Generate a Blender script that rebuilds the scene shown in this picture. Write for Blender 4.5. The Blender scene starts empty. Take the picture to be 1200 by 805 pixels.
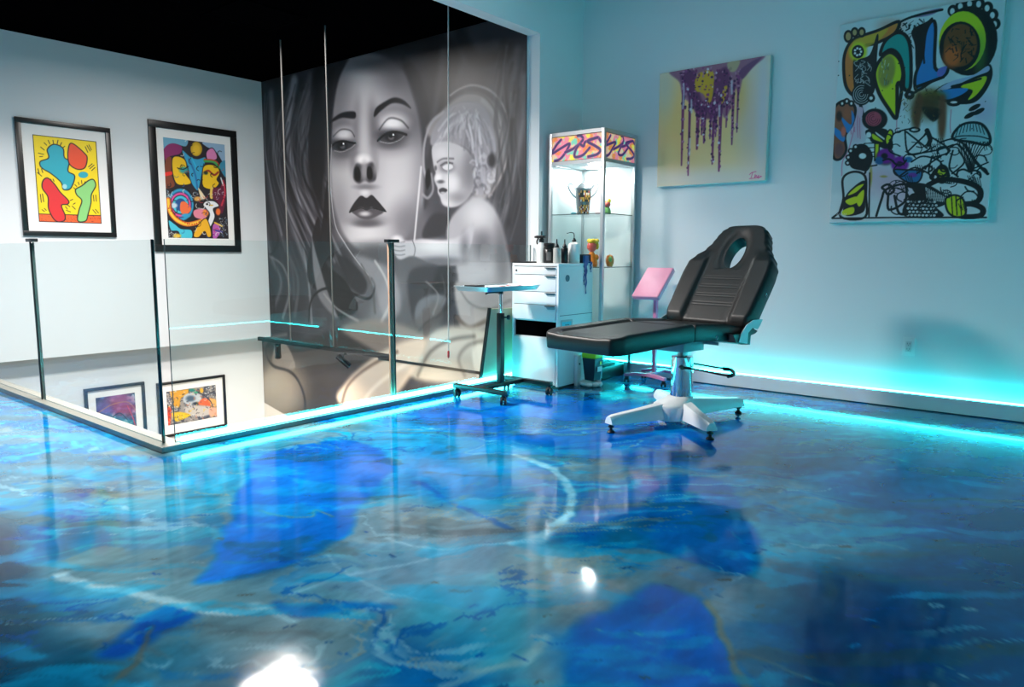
import bpy, bmesh, math, random
import numpy as np
from mathutils import Vector, Matrix
random.seed(7)
SC = bpy.context.scene
COL = SC.collection
PI = math.pi

# ---------------------------------------------------------------- camera model (used once, to lay traced outlines out in metres)
F = 847.0
CAM_Z = 1.03
YAW, PITCH, ROLL = [math.radians(a) for a in (39.6095, 7.0937, 0.1934)]
def cam_axes():
    cy, sy, cp, sp = math.cos(YAW), math.sin(YAW), math.cos(PITCH), math.sin(PITCH)
    f = np.array([cy*cp, sy*cp, -sp]); r = np.array([sy, -cy, 0.0]); u = np.cross(r, f)
    cr, sr = math.cos(ROLL), math.sin(ROLL)
    return r*cr + u*sr, -r*sr + u*cr, f
CR, CU, CF = cam_axes()
CC = np.array([0, 0, CAM_Z])
def ray(px, py):
    return CR*((px-600)/F) + CU*(-(py-402.5)/F) + CF
def zpl(px, py, z=0.0):
    d = ray(px, py); return CC + d*((z-CAM_Z)/d[2])
def xpl(px, py, x):
    d = ray(px, py); return CC + d*(x/d[0])
def ypl(px, py, y):
    d = ray(px, py); return CC + d*(y/d[1])

# ---------------------------------------------------------------- main planes (metres)
X_R = 5.433       # right wall
Y_P = 3.703       # front face of the partition / header
Y_PB = 3.82       # back face of it
X_M = 4.80        # mural wall
Y_L = 7.735       # far left wall, upper part
Y_LL = 7.93       # the same wall below floor level (set back)
X_S = 1.646       # outer edge of the side sill
Z_C = 2.98        # black ceiling over the void
Z_R = 3.35        # room ceiling
Y_B = -1.27       # wall behind the camera
X_B = -2.4        # wall left of the camera
Z_H = 2.787       # underside of the header
Z_LOW = -2.75

# ---------------------------------------------------------------- object helpers
def tag(o, label=None, cat=None, group=None, kind=None):
    if label: o['label'] = label
    if cat: o['category'] = cat
    if group: o['group'] = group
    if kind: o['kind'] = kind
    return o
def thing(name, loc, label, cat, group=None):
    o = bpy.data.objects.new(name, None); COL.objects.link(o)
    o.location = loc; o.empty_display_size = .05
    return tag(o, label, cat, group)
def world_off(o):
    v = Vector((0, 0, 0))
    while o is not None:
        v += o.location; o = o.parent
    return v
def finish(me, smooth):
    if smooth:
        for p in me.polygons: p.use_smooth = True
        me.set_sharp_from_angle(angle=math.radians(smooth if smooth is not True else 40))
def obj(name, bm, mats, parent=None, smooth=40, loc=None):
    """link a bmesh (built in world metres) as one mesh object"""
    bmesh.ops.recalc_face_normals(bm, faces=bm.faces[:])
    me = bpy.data.meshes.new(name)
    off = world_off(parent) if parent else Vector(loc or (0, 0, 0))
    bmesh.ops.translate(bm, verts=bm.verts[:], vec=-off)
    bm.to_mesh(me); bm.free()
    finish(me, smooth)
    o = bpy.data.objects.new(name, me); COL.objects.link(o)
    for m in (mats if isinstance(mats, (list, tuple)) else [mats]): me.materials.append(m)
    if parent: o.parent = parent
    elif loc: o.location = loc
    return o
def struct(name, bm, mat, smooth=False):
    o = obj(name, bm, mat, None, smooth); o['kind'] = 'structure'; return o
def B(): return bmesh.new()
def box(bm, x0, x1, y0, y1, z0, z1, bev=0, seg=2, mi=0, M=None):
    r = bmesh.ops.create_cube(bm, size=1)
    vs = r['verts']
    bmesh.ops.scale(bm, verts=vs, vec=(x1-x0, y1-y0, z1-z0))
    bmesh.ops.translate(bm, verts=vs, vec=((x0+x1)/2, (y0+y1)/2, (z0+z1)/2))
    fs = set(f for v in vs for f in v.link_faces)
    if bev:
        es = list(set(e for v in vs for e in v.link_edges))
        r = bmesh.ops.bevel(bm, geom=es, offset=bev, segments=seg, affect='EDGES', profile=.6)
        fs = set(r['faces']) | set(f for f in fs if f.is_valid)
        vs = list(set(v for f in fs for v in f.verts))
    for f in fs: f.material_index = mi
    if M is not None: bmesh.ops.transform(bm, matrix=M, verts=vs)
    return vs
def frame_mat(p, ex, ey, ez):
    m = Matrix.Identity(4)
    for i in range(3):
        m[i][0], m[i][1], m[i][2], m[i][3] = ex[i], ey[i], ez[i], p[i]
    return m
def ring(c, a, b, r, seg, ph=0):
    return [c + a*(r*math.cos(ph+2*PI*i/seg)) + b*(r*math.sin(ph+2*PI*i/seg)) for i in range(seg)]
def loft(bm, rings, cap=True, mi=0):
    vr = [[bm.verts.new(p) for p in r] for r in rings]
    n = len(vr[0]); fs = []
    for a, b in zip(vr, vr[1:]):
        for i in range(n):
            fs.append(bm.faces.new((a[i], a[(i+1) % n], b[(i+1) % n], b[i])))
    if cap:
        fs.append(bm.faces.new(vr[0][::-1])); fs.append(bm.faces.new(vr[-1]))
    for f in fs: f.material_index = mi
    return vr
def perp(d):
    d = d.normalized(); a = Vector((0, 0, 1)) if abs(d.z) < .9 else Vector((1, 0, 0))
    u = d.cross(a).normalized(); return u, d.cross(u).normalized()
def cyl(bm, p0, p1, r0, r1=None, seg=20, mi=0):
    p0, p1 = Vector(p0), Vector(p1); r1 = r0 if r1 is None else r1
    a, b = perp(p1-p0)
    return loft(bm, [ring(p0, a, b, r0, seg), ring(p1, a, b, r1, seg)], mi=mi)
def lathe(bm, prof, c, seg=28, mi=0, axis=(0, 0, 1)):
    c = Vector(c); ax = Vector(axis).normalized()
    a, b = perp(ax)
    if abs(ax.z) > .99: a, b = Vector((1, 0, 0)), Vector((0, 1, 0))
    return loft(bm, [ring(c+ax*z, a, b, max(r, 1e-4), seg) for r, z in prof], mi=mi)
def catmull(pts, n=6, closed=False):
    P = [Vector(p) for p in pts]; out = []
    N = len(P)
    for i in range(N if closed else N-1):
        if closed: p0, p1, p2, p3 = P[(i-1) % N], P[i], P[(i+1) % N], P[(i+2) % N]
        else: p0, p1, p2, p3 = P[max(i-1, 0)], P[i], P[i+1], P[min(i+2, N-1)]
        for k in range(n):
            t = k/n
            out.append(.5*((2*p1)+(p2-p0)*t+(2*p0-5*p1+4*p2-p3)*t*t+(3*p1-p0-3*p2+p3)*t**3))
    if not closed: out.append(P[-1])
    return out
def tube(bm, pts, r, seg=10, smooth=0, mi=0, radii=None):
    P = [Vector(p) for p in pts]
    if smooth: P = catmull(P, smooth)
    rs = []
    t0 = (P[1]-P[0]).normalized(); a, b = perp(t0)
    for i, p in enumerate(P):
        t = (P[min(i+1, len(P)-1)]-P[max(i-1, 0)]).normalized()
        a = (a - t*a.dot(t)).normalized(); b = t.cross(a)
        rr = r if radii is None else radii[min(int(i*len(radii)/len(P)), len(radii)-1)]
        rs.append(ring(p, a, b, rr, seg))
    return loft(bm, rs, mi=mi)
def prism(bm, pts, vec, mi=0):
    """extrude a closed 3-D outline along vec"""
    v = Vector(vec)
    return loft(bm, [[Vector(p) for p in pts], [Vector(p)+v for p in pts]], mi=mi)

# ---------------------------------------------------------------- materials
def new_mat(name):
    m = bpy.data.materials.new(name); m.use_nodes = True
    nt = m.node_tree
    return m, nt, nt.nodes['Principled BSDF']
def srgb(r, g, b):
    f = lambda c: (c/255/12.92) if c/255 <= .04045 else ((c/255+.055)/1.055)**2.4
    return (f(r), f(g), f(b), 1)
def mat(name, col, rough=.5, metal=0, bump=0, bscale=60, var=.06, coat=0, spec=.5, emit=None, strength=0, trans=0, alpha=1):
    m, nt, bs = new_mat(name)
    c = srgb(*col)
    bs.inputs['Roughness'].default_value = rough
    bs.inputs['Metallic'].default_value = metal
    bs.inputs['Specular IOR Level'].default_value = spec
    bs.inputs['Coat Weight'].default_value = coat
    bs.inputs['Transmission Weight'].default_value = trans
    bs.inputs['Alpha'].default_value = alpha
    tc = nt.nodes.new('ShaderNodeTexCoord'); n = nt.nodes.new('ShaderNodeTexNoise')
    n.inputs['Scale'].default_value = bscale; n.inputs['Detail'].default_value = 4
    nt.links.new(tc.outputs['Object'], n.inputs['Vector'])
    rp = nt.nodes.new('ShaderNodeValToRGB')
    rp.color_ramp.elements[0].color = [c[0]*(1-var), c[1]*(1-var), c[2]*(1-var), 1]
    rp.color_ramp.elements[1].color = [min(1, c[0]*(1+var)), min(1, c[1]*(1+var)), min(1, c[2]*(1+var)), 1]
    nt.links.new(n.outputs['Fac'], rp.inputs['Fac'])
    nt.links.new(rp.outputs['Color'], bs.inputs['Base Color'])
    if bump:
        bp = nt.nodes.new('ShaderNodeBump'); bp.inputs['Strength'].default_value = bump
        bp.inputs['Distance'].default_value = .002
        nt.links.new(n.outputs['Fac'], bp.inputs['Height']); nt.links.new(bp.outputs['Normal'], bs.inputs['Normal'])
    if emit:
        bs.inputs['Emission Color'].default_value = (*emit, 1); bs.inputs['Emission Strength'].default_value = strength
    return m
def emat(name, col, strength):
    m = bpy.data.materials.new(name); m.use_nodes = True; nt = m.node_tree
    nt.nodes.remove(nt.nodes['Principled BSDF'])
    e = nt.nodes.new('ShaderNodeEmission'); e.inputs['Color'].default_value = (*col, 1); e.inputs['Strength'].default_value = strength
    nt.links.new(e.outputs['Emission'], nt.nodes['Material Output'].inputs['Surface'])
    return m
def glass(name, tint, refl=1.0):
    """sheet glass: clear body plus Fresnel reflection on the faces that look outward"""
    m = bpy.data.materials.new(name); m.use_nodes = True; nt = m.node_tree
    nt.nodes.remove(nt.nodes['Principled BSDF'])
    tr = nt.nodes.new('ShaderNodeBsdfTransparent'); tr.inputs['Color'].default_value = (*tint, 1)
    gl = nt.nodes.new('ShaderNodeBsdfGlossy'); gl.inputs['Roughness'].default_value = 0
    fr = nt.nodes.new('ShaderNodeFresnel'); fr.inputs['IOR'].default_value = 1.52
    ge = nt.nodes.new('ShaderNodeNewGeometry')
    mu = nt.nodes.new('ShaderNodeMath'); mu.operation = 'SUBTRACT'; mu.inputs[0].default_value = refl
    m2 = nt.nodes.new('ShaderNodeMath'); m2.operation = 'MULTIPLY'; m2.use_clamp = True
    nt.links.new(ge.outputs['Backfacing'], mu.inputs[1])
    nt.links.new(fr.outputs['Fac'], m2.inputs[0]); nt.links.new(mu.outputs[0], m2.inputs[1])
    mx = nt.nodes.new('ShaderNodeMixShader')
    nt.links.new(m2.outputs[0], mx.inputs[0]); nt.links.new(tr.outputs[0], mx.inputs[1]); nt.links.new(gl.outputs[0], mx.inputs[2])
    nt.links.new(mx.outputs[0], nt.nodes['Material Output'].inputs['Surface'])
    return m
def paint_mat(name, rough=.5, bump=0, coat=0, bscale=80):
    """colour comes from the mesh's painted colour layer"""
    m, nt, bs = new_mat(name)
    a = nt.nodes.new('ShaderNodeAttribute'); a.attribute_name = 'paint'
    nt.links.new(a.outputs['Color'], bs.inputs['Base Color'])
    bs.inputs['Roughness'].default_value = rough; bs.inputs['Coat Weight'].default_value = coat
    bs.inputs['Coat Roughness'].default_value = .05
    if bump:
        tc = nt.nodes.new('ShaderNodeTexCoord'); n = nt.nodes.new('ShaderNodeTexNoise')
        n.inputs['Scale'].default_value = bscale
        bp = nt.nodes.new('ShaderNodeBump'); bp.inputs['Strength'].default_value = bump; bp.inputs['Distance'].default_value = .002
        nt.links.new(tc.outputs['Object'], n.inputs['Vector'])
        nt.links.new(n.outputs['Fac'], bp.inputs['Height']); nt.links.new(bp.outputs['Normal'], bs.inputs['Normal'])
    return m

# ---------------------------------------------------------------- painter: flat artwork as a colour layer on a fine mesh
def _hash(ix, iy, seed):
    h = (ix.astype(np.int64)*374761393 + iy.astype(np.int64)*668265263 + seed*1442695041) & 0xffffffff
    h = ((h ^ (h >> 13))*1274126177) & 0xffffffff
    return ((h ^ (h >> 16)) & 0xffff)/65535.0
def vnoise(x, y, seed=0):
    ix, iy = np.floor(x), np.floor(y); fx, fy = x-ix, y-iy
    fx = fx*fx*(3-2*fx); fy = fy*fy*(3-2*fy)
    a, b = _hash(ix, iy, seed), _hash(ix+1, iy, seed); c, d = _hash(ix, iy+1, seed), _hash(ix+1, iy+1, seed)
    return (a*(1-fx)+b*fx)*(1-fy)+(c*(1-fx)+d*fx)*fy
def fbm(x, y, seed=0, o=5, g=.5):
    s = np.zeros_like(x); a = 1.0; t = 0
    for i in range(o):
        s += a*vnoise(x*2**i, y*2**i, seed+i*17); t += a; a *= g
    return s/t
def sm(e0, e1, x):
    t = np.clip((x-e0)/(e1-e0), 0, 1); return t*t*(3-2*t)
class Paint:
    """X, Y: metres on the surface. m maps traced points to metres, s is metres per traced unit"""
    def __init__(self, X, Y, base, m=lambda p: p, s=1.0):
        self.X, self.Y, self.m, self.s = X, Y, m, s
        self.C = np.tile(np.array(base, float), (len(X), 1)); self.k = (0, 0, 1.0)
    def crop(self, x0=0, y0=0, k=1.0): self.k = (x0, y0, k); return self
    def _pts(self, pts, smooth, closed):
        x0, y0, k = self.k
        P = [(p[0]/k+x0, p[1]/k+y0, 0) for p in pts]
        if smooth and len(P) > 2: P = [(v.x, v.y) for v in catmull(P, 5, closed)]
        return np.array([self.m((p[0], p[1])) for p in P], float)
    def _mix(self, idx, a, col):
        a = a[:, None]; self.C[idx] = self.C[idx]*(1-a)+np.array(col, float)*a
    def _near(self, P, pad):
        lo, hi = P.min(0)-pad, P.max(0)+pad
        return np.nonzero((self.X > lo[0]) & (self.X < hi[0]) & (self.Y > lo[1]) & (self.Y < hi[1]))[0]
    def _dist(self, P, idx, closed, w=None):
        x, y = self.X[idx], self.Y[idx]; d = np.full(len(idx), 1e9); ins = np.zeros(len(idx), bool)
        n = len(P)
        for i in range(n if closed else n-1):
            a, b = P[i], P[(i+1) % n]; e = b-a; L = e@e+1e-18
            t = np.clip(((x-a[0])*e[0]+(y-a[1])*e[1])/L, 0, 1)
            q = np.hypot(x-a[0]-t*e[0], y-a[1]-t*e[1])
            if w is not None: q = q-(w[i]+(w[(i+1) % n]-w[i])*t)
            d = np.minimum(d, q)
            if closed:
                c = ((a[1] > y) != (b[1] > y))
                if c.any():
                    xx = a[0]+(y-a[1])/(e[1] if abs(e[1]) > 1e-12 else 1e-12)*e[0]
                    ins ^= c & (x < xx)
        return np.where(ins, -d, d) if closed else d
    def poly(self, pts, col, soft=.6, alpha=1, smooth=True, edge=None):
        P = self._pts(pts, smooth, True); s = soft*self.s
        idx = self._near(P, s+1e-4)
        if not len(idx): return
        d = self._dist(P, idx, True)
        if edge:
            idx2 = self._near(P, s+edge[0]*self.s); d2 = self._dist(P, idx2, True)
            self._mix(idx2, alpha*(1-sm(-.5*self.s, .5*self.s, d2-edge[0]*self.s*.5)), edge[1])
            self._mix(idx, alpha*(1-sm(-.5*self.s, .5*self.s, d+edge[0]*self.s*.5)), col); return
        self._mix(idx, alpha*(1-sm(-s, s, d)), col)
    def line(self, pts, w, col, soft=.5, alpha=1, smooth=True, taper=None):
        """w full width; taper = (start, end) multipliers"""
        P = self._pts(pts, smooth, False); s = soft*self.s; hw = w*.5*self.s
        n = len(P); t = np.linspace(0, 1, n)
        W = np.full(n, hw) if taper is None else hw*(taper[0]+(taper[1]-taper[0])*t)
        idx = self._near(P, s+hw*(max(taper) if taper else 1)+1e-4)
        if not len(idx): return
        d = self._dist(P, idx, False, W)
        self._mix(idx, alpha*(1-sm(-s, s, d)), col)
    def ell(self, cx, cy, rx, ry, col, soft=.3, alpha=1, rot=0):
        """soft: fraction of the radius"""
        x0, y0, k = self.k
        n = 28; c, s_ = math.cos(rot), math.sin(rot)
        if soft <= .12:
            pts = [(cx+rx*math.cos(2*PI*i/n)*c-ry*math.sin(2*PI*i/n)*s_, cy+rx*math.cos(2*PI*i/n)*s_+ry*math.sin(2*PI*i/n)*c) for i in range(n)]
            return self.poly(pts, col, max(.4, soft*min(rx, ry)/k), alpha, False)
        o = np.array(self.m((cx/k+x0, cy/k+y0)))
        e1 = np.array(self.m(((cx+rx*c)/k+x0, (cy+rx*s_)/k+y0)))-o; e2 = np.array(self.m(((cx-ry*s_)/k+x0, (cy+ry*c)/k+y0)))-o
        J = np.linalg.inv(np.array([e1, e2]).T); R = (abs(e1)+abs(e2))*(1+soft)
        idx = np.nonzero((abs(self.X-o[0]) < R[0]) & (abs(self.Y-o[1]) < R[1]))[0]
        if not len(idx): return
        q = J@np.array([self.X[idx]-o[0], self.Y[idx]-o[1]])
        self._mix(idx, alpha*(1-sm(1-soft, 1+soft, np.hypot(q[0], q[1]))), col)
def lin(C):
    c = np.clip(C, 0, 255)/255.0
    return np.where(c <= .04045, c/12.92, ((c+.055)/1.055)**2.4)
def colour_layer(me, C):
    a = me.color_attributes.new('paint', 'FLOAT_COLOR', 'POINT')
    d = np.ones((len(me.vertices), 4), np.float32); d[:, :3] = lin(C)
    a.data.foreach_set('color', d.ravel())
def grid_obj(name, us, vs, to3, mat_, parent=None, keep=None, loc=None):
    """fine flat sheet over us x vs; to3(U, V) -> (N,3) world; returns object, U, V"""
    U, V = np.meshgrid(us, vs); U, V = U.ravel(), V.ravel()
    off = np.array(world_off(parent) if parent else (loc or (0, 0, 0)))
    P = to3(U, V)-off
    nu, nv = len(us), len(vs)
    i = np.arange(nu-1)[None, :]+np.arange(nv-1)[:, None]*nu; i = i.ravel()
    Q = np.stack([i, i+1, i+1+nu, i+nu], 1)
    if keep is not None:
        cu, cv = U[Q].mean(1), V[Q].mean(1); Q = Q[keep(cu, cv)]
    me = bpy.data.meshes.new(name)
    me.vertices.add(len(P)); me.vertices.foreach_set('co', P.astype(np.float32).ravel())
    me.loops.add(Q.size); me.loops.foreach_set('vertex_index', Q.ravel().astype(np.int32))
    me.polygons.add(len(Q)); me.polygons.foreach_set('loop_start', np.arange(0, Q.size, 4, dtype=np.int32))
    me.update(calc_edges=True); me.validate()
    o = bpy.data.objects.new(name, me); COL.objects.link(o)
    me.materials.append(mat_)
    if parent: o.parent = parent
    elif loc: o.location = loc
    return o, U, V
def homog(src, dst):
    A = []
    for (x, y), (u, v) in zip(src, dst):
        A.append([x, y, 1, 0, 0, 0, -u*x, -u*y, -u]); A.append([0, 0, 0, x, y, 1, -v*x, -v*y, -v])
    h = np.linalg.svd(np.array(A))[2][-1].reshape(3, 3)
    def f(p):
        q = h@np.array([p[0], p[1], 1.0]); return (q[0]/q[2], q[1]/q[2])
    return f
# ================================================================= MATERIALS
M_wall = mat('white_wall_paint', (222, 224, 226), .6, bump=.12, bscale=180, var=.015)
M_ceil_black = mat('black_ceiling_paint', (3, 3, 4), .95, var=.1, spec=0)
M_ceil_room = mat('room_ceiling_paint', (175, 180, 182), .8, var=.03)
M_sill = mat('warm_white_sill', (158, 152, 143), .4, var=.05, bscale=20)
M_steel = mat('brushed_steel', (120, 125, 128), .3, metal=1, var=.08, bscale=90)
M_alu = mat('anodised_aluminium', (200, 203, 206), .32, metal=.85, var=.04)
M_black = mat('black_powder_coat', (14, 15, 16), .38, var=.1)
M_blackgloss = mat('black_gloss', (9, 9, 10), .15, var=.1)
M_frame = mat('black_frame_wood', (12, 12, 13), .35, var=.15, bscale=40)
M_mat = mat('white_mount_board', (238, 235, 232), .7, var=.01)
M_whitemetal = mat('white_enamel', (226, 230, 232), .28, var=.015)
M_whiteplastic = mat('white_plastic', (228, 230, 230), .35, var=.02)
M_chrome = mat('chrome', (215, 220, 224), .06, metal=1, var=.02)
M_leather = mat('black_leather', (18, 17, 17), .42, spec=.42, bump=.35, bscale=260, var=.15)
M_pink = mat('pink_vinyl', (232, 150, 178), .4, bump=.1, bscale=200, var=.04)
M_glass = glass('clear_sheet_glass', (.93, .965, .96))
M_glass_case = glass('case_glass', (.955, .975, .97), .8)
M_glassedge = mat('green_glass_edge', (62, 80, 78), .15, var=.08, bscale=30)
M_led = emat('cyan_led', (.015, .90, .97), 76)
M_led2 = emat('cyan_led_sill', (.05, .92, 1.0), 32)
M_canvas_edge = mat('canvas_edge', (205, 208, 205), .7, var=.04)
M_lowfloor = mat('stair_floor', (120, 108, 96), .6, var=.1, bscale=5)

# ================================================================= ROOM SHELL
T = .12
bm = B(); box(bm, X_R, X_R+T, Y_B-T, Y_PB, 0, Z_R); struct('wall_right', bm, M_wall)
bm = B(); box(bm, X_B-T, X_R+T, Y_B-T, Y_B, 0, Z_R); struct('wall_rear', bm, M_wall)
bm = B(); box(bm, X_B-T, X_B, Y_B, Y_L, 0, Z_R); struct('wall_entry', bm, M_wall)
# partition with the big opening: pier + header in one piece
bm = B()
box(bm, 4.816, X_R, Y_P, Y_PB, 0, Z_R); box(bm, X_B, 4.816, Y_P, Y_PB, Z_H, Z_R)
struct('wall_partition', bm, M_wall)
# far left wall: upper face and the set-back lower face under the floor slab
bm = B(); box(bm, X_B, X_M+.3, Y_L, Y_L+.5, .03, Z_C); struct('wall_left', bm, M_wall)
bm = B(); box(bm, X_S, X_M+.3, Y_LL, Y_LL+.2, Z_LOW, .03); struct('wall_left_lower', bm, M_wall)
bm = B(); box(bm, X_M, X_M+.15, Y_PB, Y_LL, Z_LOW, Z_C); struct('wall_back', bm, M_wall)
bm = B(); box(bm, X_B, X_R+T, Y_B-T, Y_PB, Z_R, Z_R+.1); struct('ceiling', bm, M_ceil_room)
# black ceiling over the stair void
bm = B(); box(bm, X_B, X_M+.1, Y_PB, Y_LL, Z_C, Z_C+.06); struct('ceiling_stair', bm, M_ceil_black)
bm = B(); box(bm, X_S, X_M+.3, Y_P, Y_LL+.2, Z_LOW-.1, Z_LOW); struct('floor_lower', bm, M_lowfloor)
# slab faces round the void
bm = B()
box(bm, X_S+.02, X_M, Y_P+.02, Y_P+.12, Z_LOW, -.002)
struct('wall_stair_front', bm, M_wall)
bm = B(); box(bm, X_S+.02, X_S+.12, Y_P+.12, Y_LL, Z_LOW, -.002); struct('wall_stair_side', bm, M_wall)

# sills that carry the glass (L-shaped, steel fascia on the room side)
bm = B()
prism(bm, [(X_S, Y_P, .024), (4.81, Y_P, .024), (4.81, Y_P+.125, .024), (X_S+.125, Y_P+.125, .024), (X_S+.125, Y_L, .024), (X_S, Y_L, .024)], (0, 0, .006))
struct('trim_1', bm, M_sill)
bm = B()
prism(bm, [(X_S, Y_P, 0.0), (4.81, Y_P, 0.0), (4.81, Y_P+.124, 0.0), (X_S+.124, Y_P+.124, 0.0), (X_S+.124, Y_L, 0.0), (X_S, Y_L, 0.0)], (0, 0, .024))
struct('trim_2', bm, M_steel)
# thin dark groove line the panes stand in
# baseboard of the right wall and the rear wall
bm = B(); box(bm, X_R-.045, X_R, Y_B, Y_P, .006, .104, .003); struct('baseboard_right', bm, M_wall)
bm = B(); box(bm, X_B, X_R-.045, Y_B, Y_B+.03, .006, .104, .003); struct('baseboard_rear', bm, M_wall)
# joint line on the stair wall
bm = B(); box(bm, X_M-.012, X_M-.006, Y_PB+.005, 5.75, -.055, -.03); struct('trim_3', bm, M_black)

# ================================================================= FLOOR (poured blue resin)
mf = lambda p: tuple(zpl(p[0], p[1])[:2])
def lines(a, b, st): return list(np.arange(a, b-st*.3, st))
us = np.array(lines(X_B, -.2, .3)+lines(-.2, X_S, .0095)+lines(X_S, X_R, .0095)+[X_R])
vs = np.array(lines(Y_B, -.9, .1)+lines(-.9, .3, .016)+lines(.3, Y_P, .0095)+lines(Y_P, Y_L, .035)+[Y_L])
M_floor = paint_mat('resin_floor', .08, coat=0)
nt = M_floor.node_tree; bs = nt.nodes['Principled BSDF']
fl, U, V = grid_obj('floor', us, vs, lambda u, v: np.stack([u, v, np.zeros_like(u)], 1), M_floor,
                    keep=lambda u, v: ~((u > X_S+.01) & (v > Y_P+.01)))
fl['kind'] = 'structure'
# domain warp so that every edge flows
w1, w2 = fbm(U*1.6, V*1.6, 3, 5)-.5, fbm(U*1.6+9, V*1.6+4, 8, 5)-.5
w3, w4 = fbm(U*7, V*7, 21, 4)-.5, fbm(U*7+5, V*7, 25, 4)-.5
fx, fy = U+.16*w1+.07*w3, V+.16*w2+.07*w4
P = Paint(fx, fy, (36, 106, 148), mf, .01)
# flowing streak fields
A, Bq = U*.64-V*.77, U*.77+V*.64          # along and across the pour
st = fbm(A*.8+1.5*w1, Bq*2.2+1.5*w2, 40, 6)
st2 = fbm(A*2.2+3*w1, Bq*8+3*w2, 55, 5)
st3 = fbm(A*1.5+2.4*w2+4, Bq*4.5+2.4*w1, 66, 6)
def layer(a, col): P._mix(np.arange(len(U)), np.clip(a, 0, 1), col)
layer(sm(.50, .56, st)*.8, (14, 112, 158))
layer(sm(.44, .38, st)*.8, (142, 150, 152))
layer(sm(.53, .57, st3)*sm(.64, .60, st3)*.75, (40, 158, 182))
layer(sm(.43, .39, st3)*.6, (128, 126, 122))
# large fields
P.poly([(60, 560), (180, 540), (300, 560), (270, 620), (210, 660), (120, 640), (60, 610)], (120, 135, 140), 16, .55)
P.poly([(430, 500), (560, 478), (640, 520), (600, 560), (520, 590), (450, 580)], (24, 140, 180), 14, .7)
P.poly([(220, 520), (330, 505), (330, 540), (260, 590), (200, 600)], (30, 140, 170), 12, .6)
P.poly([(430, 585), (560, 590), (640, 640), (640, 700), (560, 740), (420, 730), (330, 690), (370, 640)], (140, 150, 156), 14, .8)
P.poly([(60, 650), (180, 640), (300, 680), (420, 720), (430, 790), (330, 800), (230, 760), (120, 730)], (128, 140, 142), 12, .7)
P.poly([(600, 650), (700, 650), (740, 690), (700, 740), (760, 805), (600, 805), (570, 740)], (150, 150, 148), 9, .75)
P.poly([(870, 560), (960, 560), (1040, 600), (1080, 640), (1000, 660), (900, 650), (840, 600)], (112, 140, 152), 14, .6)
P.poly([(760, 640), (860, 660), (900, 720), (960, 805), (880, 805), (830, 720)], (118, 132, 146), 10, .7)
P.poly([(930, 660), (1100, 650), (1200, 600), (1300, 700), (1250, 860), (960, 850), (900, 740)], (2, 58, 92), 16, .88)
P.poly([(1000, 520), (1200, 530), (1300, 620), (1100, 620), (1000, 580)], (4, 84, 118), 18, .8)
P.poly([(-120, 600), (14, 615), (34, 680), (60, 740), (120, 830), (-150, 870)], (2, 34, 54), 8, .92)  # dark reflection in the bottom left corner, put into the floor colour
P.poly([(0, 690), (110, 770), (230, 740), (200, 820), (0, 850)], (30, 100, 120), 9, .5)
P.poly([(480, 700), (560, 680), (620, 720), (600, 780), (540, 770), (500, 740)], (60, 160, 180), 8, .6)
# deep blue pools
DB = (0, 104, 166)
P.poly([(215, 680), (235, 645), (260, 610), (282, 575), (302, 540), (350, 522), (425, 518), (462, 545), (432, 580), (407, 625), (350, 655), (300, 672), (250, 681)], DB, 2.5)
P.poly([(675, 596), (730, 573), (800, 556), (850, 574), (878, 605), (894, 640), (882, 666), (850, 671), (805, 658), (750, 645), (690, 646), (672, 628)], (2, 94, 144), 2.5)
P.poly([(690, 640), (735, 615), (760, 640)], (40, 92, 110), 6, .7)
P.poly([(660, 742), (715, 706), (757, 686), (812, 700), (842, 728), (858, 760), (892, 812), (800, 850), (680, 840)], (0, 98, 160), 3)
P.poly([(640, 735), (700, 760), (760, 830), (690, 830), (650, 790)], (20, 110, 160), 7, .7)
P.poly([(470, 545), (520, 520), (560, 545), (600, 580), (570, 600), (520, 590)], (24, 120, 165), 9, .6)
P.poly([(100, 770), (150, 735), (200, 708), (250, 716), (190, 745), (130, 775)], (6, 76, 140), 3, .9)
P.poly([(320, 700), (380, 702), (450, 705), (420, 712), (350, 715)], (10, 80, 140), 2.5, .85)
P.poly([(0, 640), (12, 640), (16, 690), (0, 690)], (8, 50, 66), 5, .7)  # more of the dark corner reflection, painted in at the left edge
# blue and turquoise run near the back
P.poly([(480, 480), (600, 465), (720, 470), (900, 500), (860, 540), (740, 545), (640, 520), (560, 510)], (2, 96, 170), 10, .7)
P.poly([(900, 500), (1200, 530), (1320, 640), (1200, 660), (1040, 600), (930, 560)], (2, 92, 138), 14, .75)
P.poly([(1100, 600), (1300, 620), (1300, 860), (1050, 850), (1000, 720)], (2, 66, 104), 14, .7)
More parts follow.
